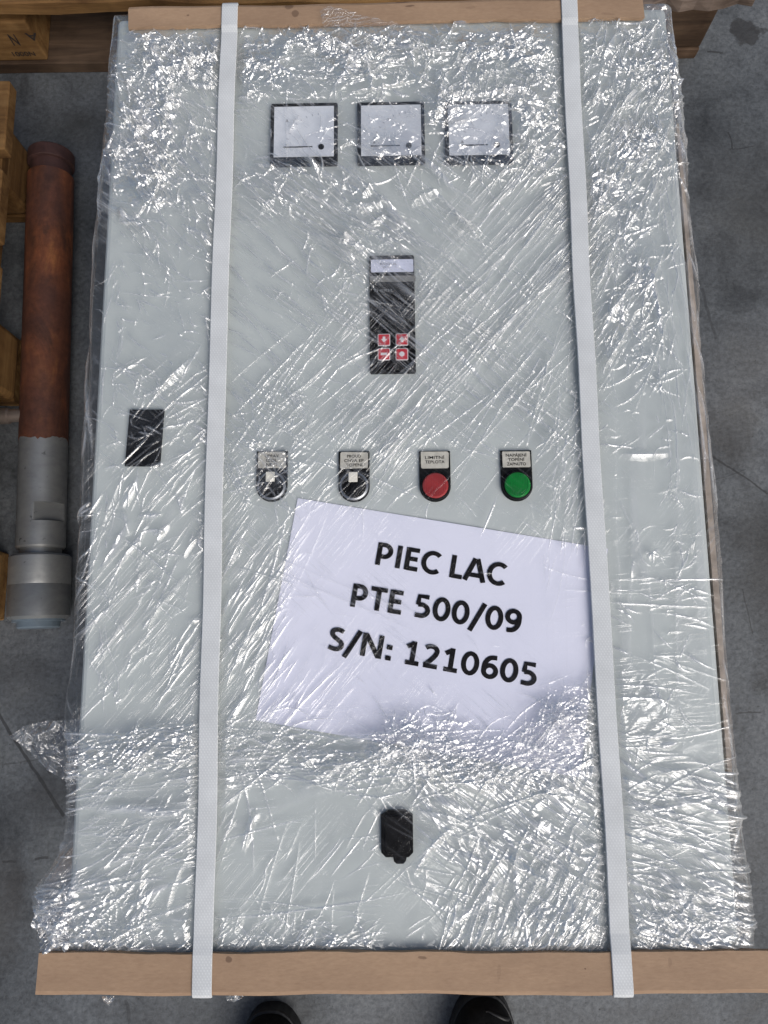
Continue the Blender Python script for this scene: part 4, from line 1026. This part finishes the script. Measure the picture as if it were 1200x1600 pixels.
flap([(352, 1556), (366, 1556), (380, 1556)], [(354, 1563), (364, 1567), (378, 1560)], 0.34, 0.003, (24, 16), seed=17)
# thread of film trailing off to the left
pts = [P(x, y, 0.366) for x, y in ((40, 1140), (24, 1150), (10, 1151), (-8, 1149), (-40, 1156))]
bm = bmesh.new(); rings = []
for k in range(25):
    f = k / 24 * (len(pts) - 1); i = min(int(f), len(pts) - 2); q = pts[i] * (1 - (f - i)) + pts[i + 1] * (f - i)
    r_ = 0.0014 - 0.0006 * k / 24
    rings.append([bm.verts.new((q[0], q[1] + r_ * math.cos(rad(a)), q[2] + r_ * math.sin(rad(a)))) for a in range(0, 360, 60)])
for a, b in zip(rings, rings[1:]):
    for i in range(6): bm.faces.new((a[i], a[(i + 1) % 6], b[(i + 1) % 6], b[i]))
obj('film_thread', bm, FILM, film, True)

# ------------------------------------------------------------------ cardboard edge protectors
def protector(name_label, xa, xb, y_in, y_out, ztop, drop, side):
    """L-shaped board: a flange lying on the wrapped cabinet and one hanging down its end"""
    bm = bmesh.new(); n = 46; rows = []
    T = 0.0045; sgn = 1 if y_out > y_in else -1
    prof = [(y_in, ztop - T), (y_in, ztop), (y_out - sgn * 0.0045, ztop), (y_out - sgn * 0.0013, ztop - 0.0013), (y_out, ztop - 0.0045), (y_out, ztop - drop), (y_out - sgn * T, ztop - drop), (y_out - sgn * T, ztop - T)]
    for i in range(n + 1):
        x = xa + (xb - xa) * i / n
        wob_ = 0.0008 * math.sin(x * 21 + side) + 0.0004 * math.sin(x * 67)
        ring = []
        for k, (y, z) in enumerate(prof):
            jj = random.uniform(-.0005, .0005) if k in (0, 1) else 0
            tl_ = 0.002 * (x - xa) / (xb - xa) * 0
            ring.append(bm.verts.new((x + (random.uniform(-.001, .001) if i in (0, n) else 0), y + wob_ + jj + tl_, z + 0.0004 * math.sin(x * 30 + k))))
        rows.append(ring)
    for a, b in zip(rows, rows[1:]):
        for i in range(8): bm.faces.new((a[i], a[(i + 1) % 8], b[(i + 1) % 8], b[i]))
    bm.faces.new(rows[0]); bm.faces.new(rows[-1]); bmesh.ops.recalc_face_normals(bm, faces=bm.faces)
    o = obj('edge_protector', bm, CARD)
    o['label'] = name_label; o['category'] = 'cardboard edge'; o['group'] = 'cardboard edge protectors under the straps'
    return o
ZF = ZP + 0.0078
protector('short brown cardboard edge board across the top end of the cabinet', -0.2785, 0.2665, 0.6445, 0.6705, ZF, 0.06, 0)
protector('long brown cardboard edge board across the bottom end of the cabinet near the shoes', -0.3145, 0.3205, -0.2645, -0.2995, ZF, 0.06, 2)

# ------------------------------------------------------------------ straps
def strap(xs, label, tilt):
    W, T = 0.0172, 0.0009
    e0, e1 = -0.2999, 0.6713
    path = [(e0, 0.16), (e0, 0.34), (e0, ZF - 0.003), (e0 + 0.0006, ZF - 0.0004), (e0 + 0.003, ZF + 0.0010), (e0 + 0.007, ZF + 0.0014), (-0.2655, ZF + 0.0012), (-0.259, ZF + 0.0004)]
    ys = np.linspace(-0.25, 0.636, 120)
    path += [(y, ZF - 0.0004 + 0.0005 * math.sin(y * 40 + xs * 50)) for y in ys]
    path += [(0.6435, ZF + 0.0010), (e1 - 0.006, ZF + 0.0014), (e1 - 0.003, ZF + 0.0010), (e1 - 0.0006, ZF - 0.0004), (e1, ZF - 0.003), (e1, 0.34), (e1, 0.16)]
    bm = bmesh.new(); rings = []
    p = np.array(path)
    tg = np.gradient(p, axis=0); tg /= np.linalg.norm(tg, axis=1)[:, None]
    for (y, z), t_ in zip(path, tg):
        n_ = (-t_[1], t_[0]); xo = xs + 0.0011 * math.sin(y * 6 + xs * 17) + 0.0004 * math.sin(y * 31)
        ring = []
        for dx, dn in ((-W / 2, 0), (-W / 2 + .0006, T), (-W / 4, T * 1.1), (0, T * 1.15), (W / 4, T * 1.1), (W / 2 - .0006, T), (W / 2, 0), (0, 0)):
            ring.append(bm.verts.new((xo + dx, y + n_[0] * dn, z + n_[1] * dn)))
        rings.append(ring)
    for a, b in zip(rings, rings[1:]):
        for i in range(8): bm.faces.new((a[i], a[(i + 1) % 8], b[(i + 1) % 8], b[i]))
    bm.faces.new(rings[0]); bm.faces.new(rings[-1]); bmesh.ops.recalc_face_normals(bm, faces=bm.faces)
    o = obj('packing_strap', bm, STRAP); o['label'] = label; o['category'] = 'strap'; o['group'] = 'white packing straps over the cabinet'
strap(XS[0], 'white woven packing strap running past the black door lock, the left one', 0)
strap(XS[1], 'white woven packing strap crossing the right edge of the paper sheet', 0)

# ------------------------------------------------------------------ shoes of whoever stands at the bottom end
def shoe(cx_, tip, label, rot):
    t = thing('shoe', label, 'shoe', (cx_, tip - 0.14, 0), 'black shoes at the bottom end', rot)
    def outline(k, s=1.0):
        pts = []
        for i in range(40):
            a = 2 * math.pi * i / 40
            x = math.cos(a); y = math.sin(a)
            w = 0.050 * (1.0 if y > 0 else 0.9 - 0.12 * abs(y) ** 2) * (1 + 0.10 * max(0, y) * (1 if x * k > 0 else -1) * 0.6)
            px = math.copysign(abs(x) ** 0.8, x) * w * s; py = math.copysign(abs(y) ** 0.75, y) * 0.14 * s
            pts.append((px, py))
        return pts
    k = 1 if cx_ < 0 else -1
    obj('sole', plate(outline(k), 0.0, 0.026, 0.004), RUBBER, t, False, local=True)
    bm = bmesh.new(); rings = []
    for z, s, sh_ in ((0.024, 0.97, 0), (0.038, 0.965, -0.001), (0.052, 0.90, -0.006), (0.063, 0.76, -0.016), (0.070, 0.55, -0.034), (0.073, 0.34, -0.055), (0.076, 0.2, -0.075)):
        rings.append([bm.verts.new((x, y + sh_, z + max(0, -(y + 0.02)) * 0.35 * (z - 0.024) / 0.05)) for x, y in outline(k, s)])
    for a, b in zip(rings, rings[1:]):
        for i in range(40): bm.faces.new((a[i], a[(i + 1) % 40], b[(i + 1) % 40], b[i]))
    bm.faces.new(rings[-1]); bmesh.ops.recalc_face_normals(bm, faces=bm.faces)
    bmesh.ops.subdivide_edges(bm, edges=bm.edges[:], cuts=1, smooth=0.6, use_grid_fill=True)
    from mathutils.bvhtree import BVHTree
    tree = BVHTree.FromBMesh(bm)
    obj('upper', bm, LEATHER, t, True, local=True)
    for j in range(5):          # raised ridges across the toe
        bm = bmesh.new(); rg = []
        for i in range(17):
            f = i / 16; x = k * (0.002 - 0.046 * f) * -1 if k > 0 else -(0.002 - 0.046 * f)
            y = 0.128 - j * 0.0115 - 0.30 * abs(x) - 4.0 * x * x
            hit = tree.ray_cast(Vector((x, y, 0.3)), Vector((0, 0, -1)))[0]
            if hit is None: continue
            r_ = 0.0024 * math.sqrt(math.sin(math.pi * min(0.96, max(0.04, f))))
            rg.append([bm.verts.new((x, y + r_ * math.cos(rad(a)), hit.z + r_ * math.sin(rad(a)))) for a in range(0, 360, 60)])
        if len(rg) < 3: bm.free(); continue
        for a, b in zip(rg, rg[1:]):
            for i in range(6): bm.faces.new((a[i], a[(i + 1) % 6], b[(i + 1) % 6], b[i]))
        obj('toe_ridge', bm, RUBBER, t, True, local=True)
    bm = bmesh.new()
    for j in range(4): box(bm, (0, -0.035 - j * 0.018, 0.080 + j * 0.005), (0.05, 0.005, 0.004), 0.0015)
    obj('lace', bm, BLACKM, t, local=True)
shoe(0.1010, -0.446, 'black ridged rubber toe of a shoe under the bottom cardboard board, the right one', rad(-3))
shoe(-0.1620, -0.465, 'dark black shoe toe in shade under the bottom cardboard board, the left one', rad(4))
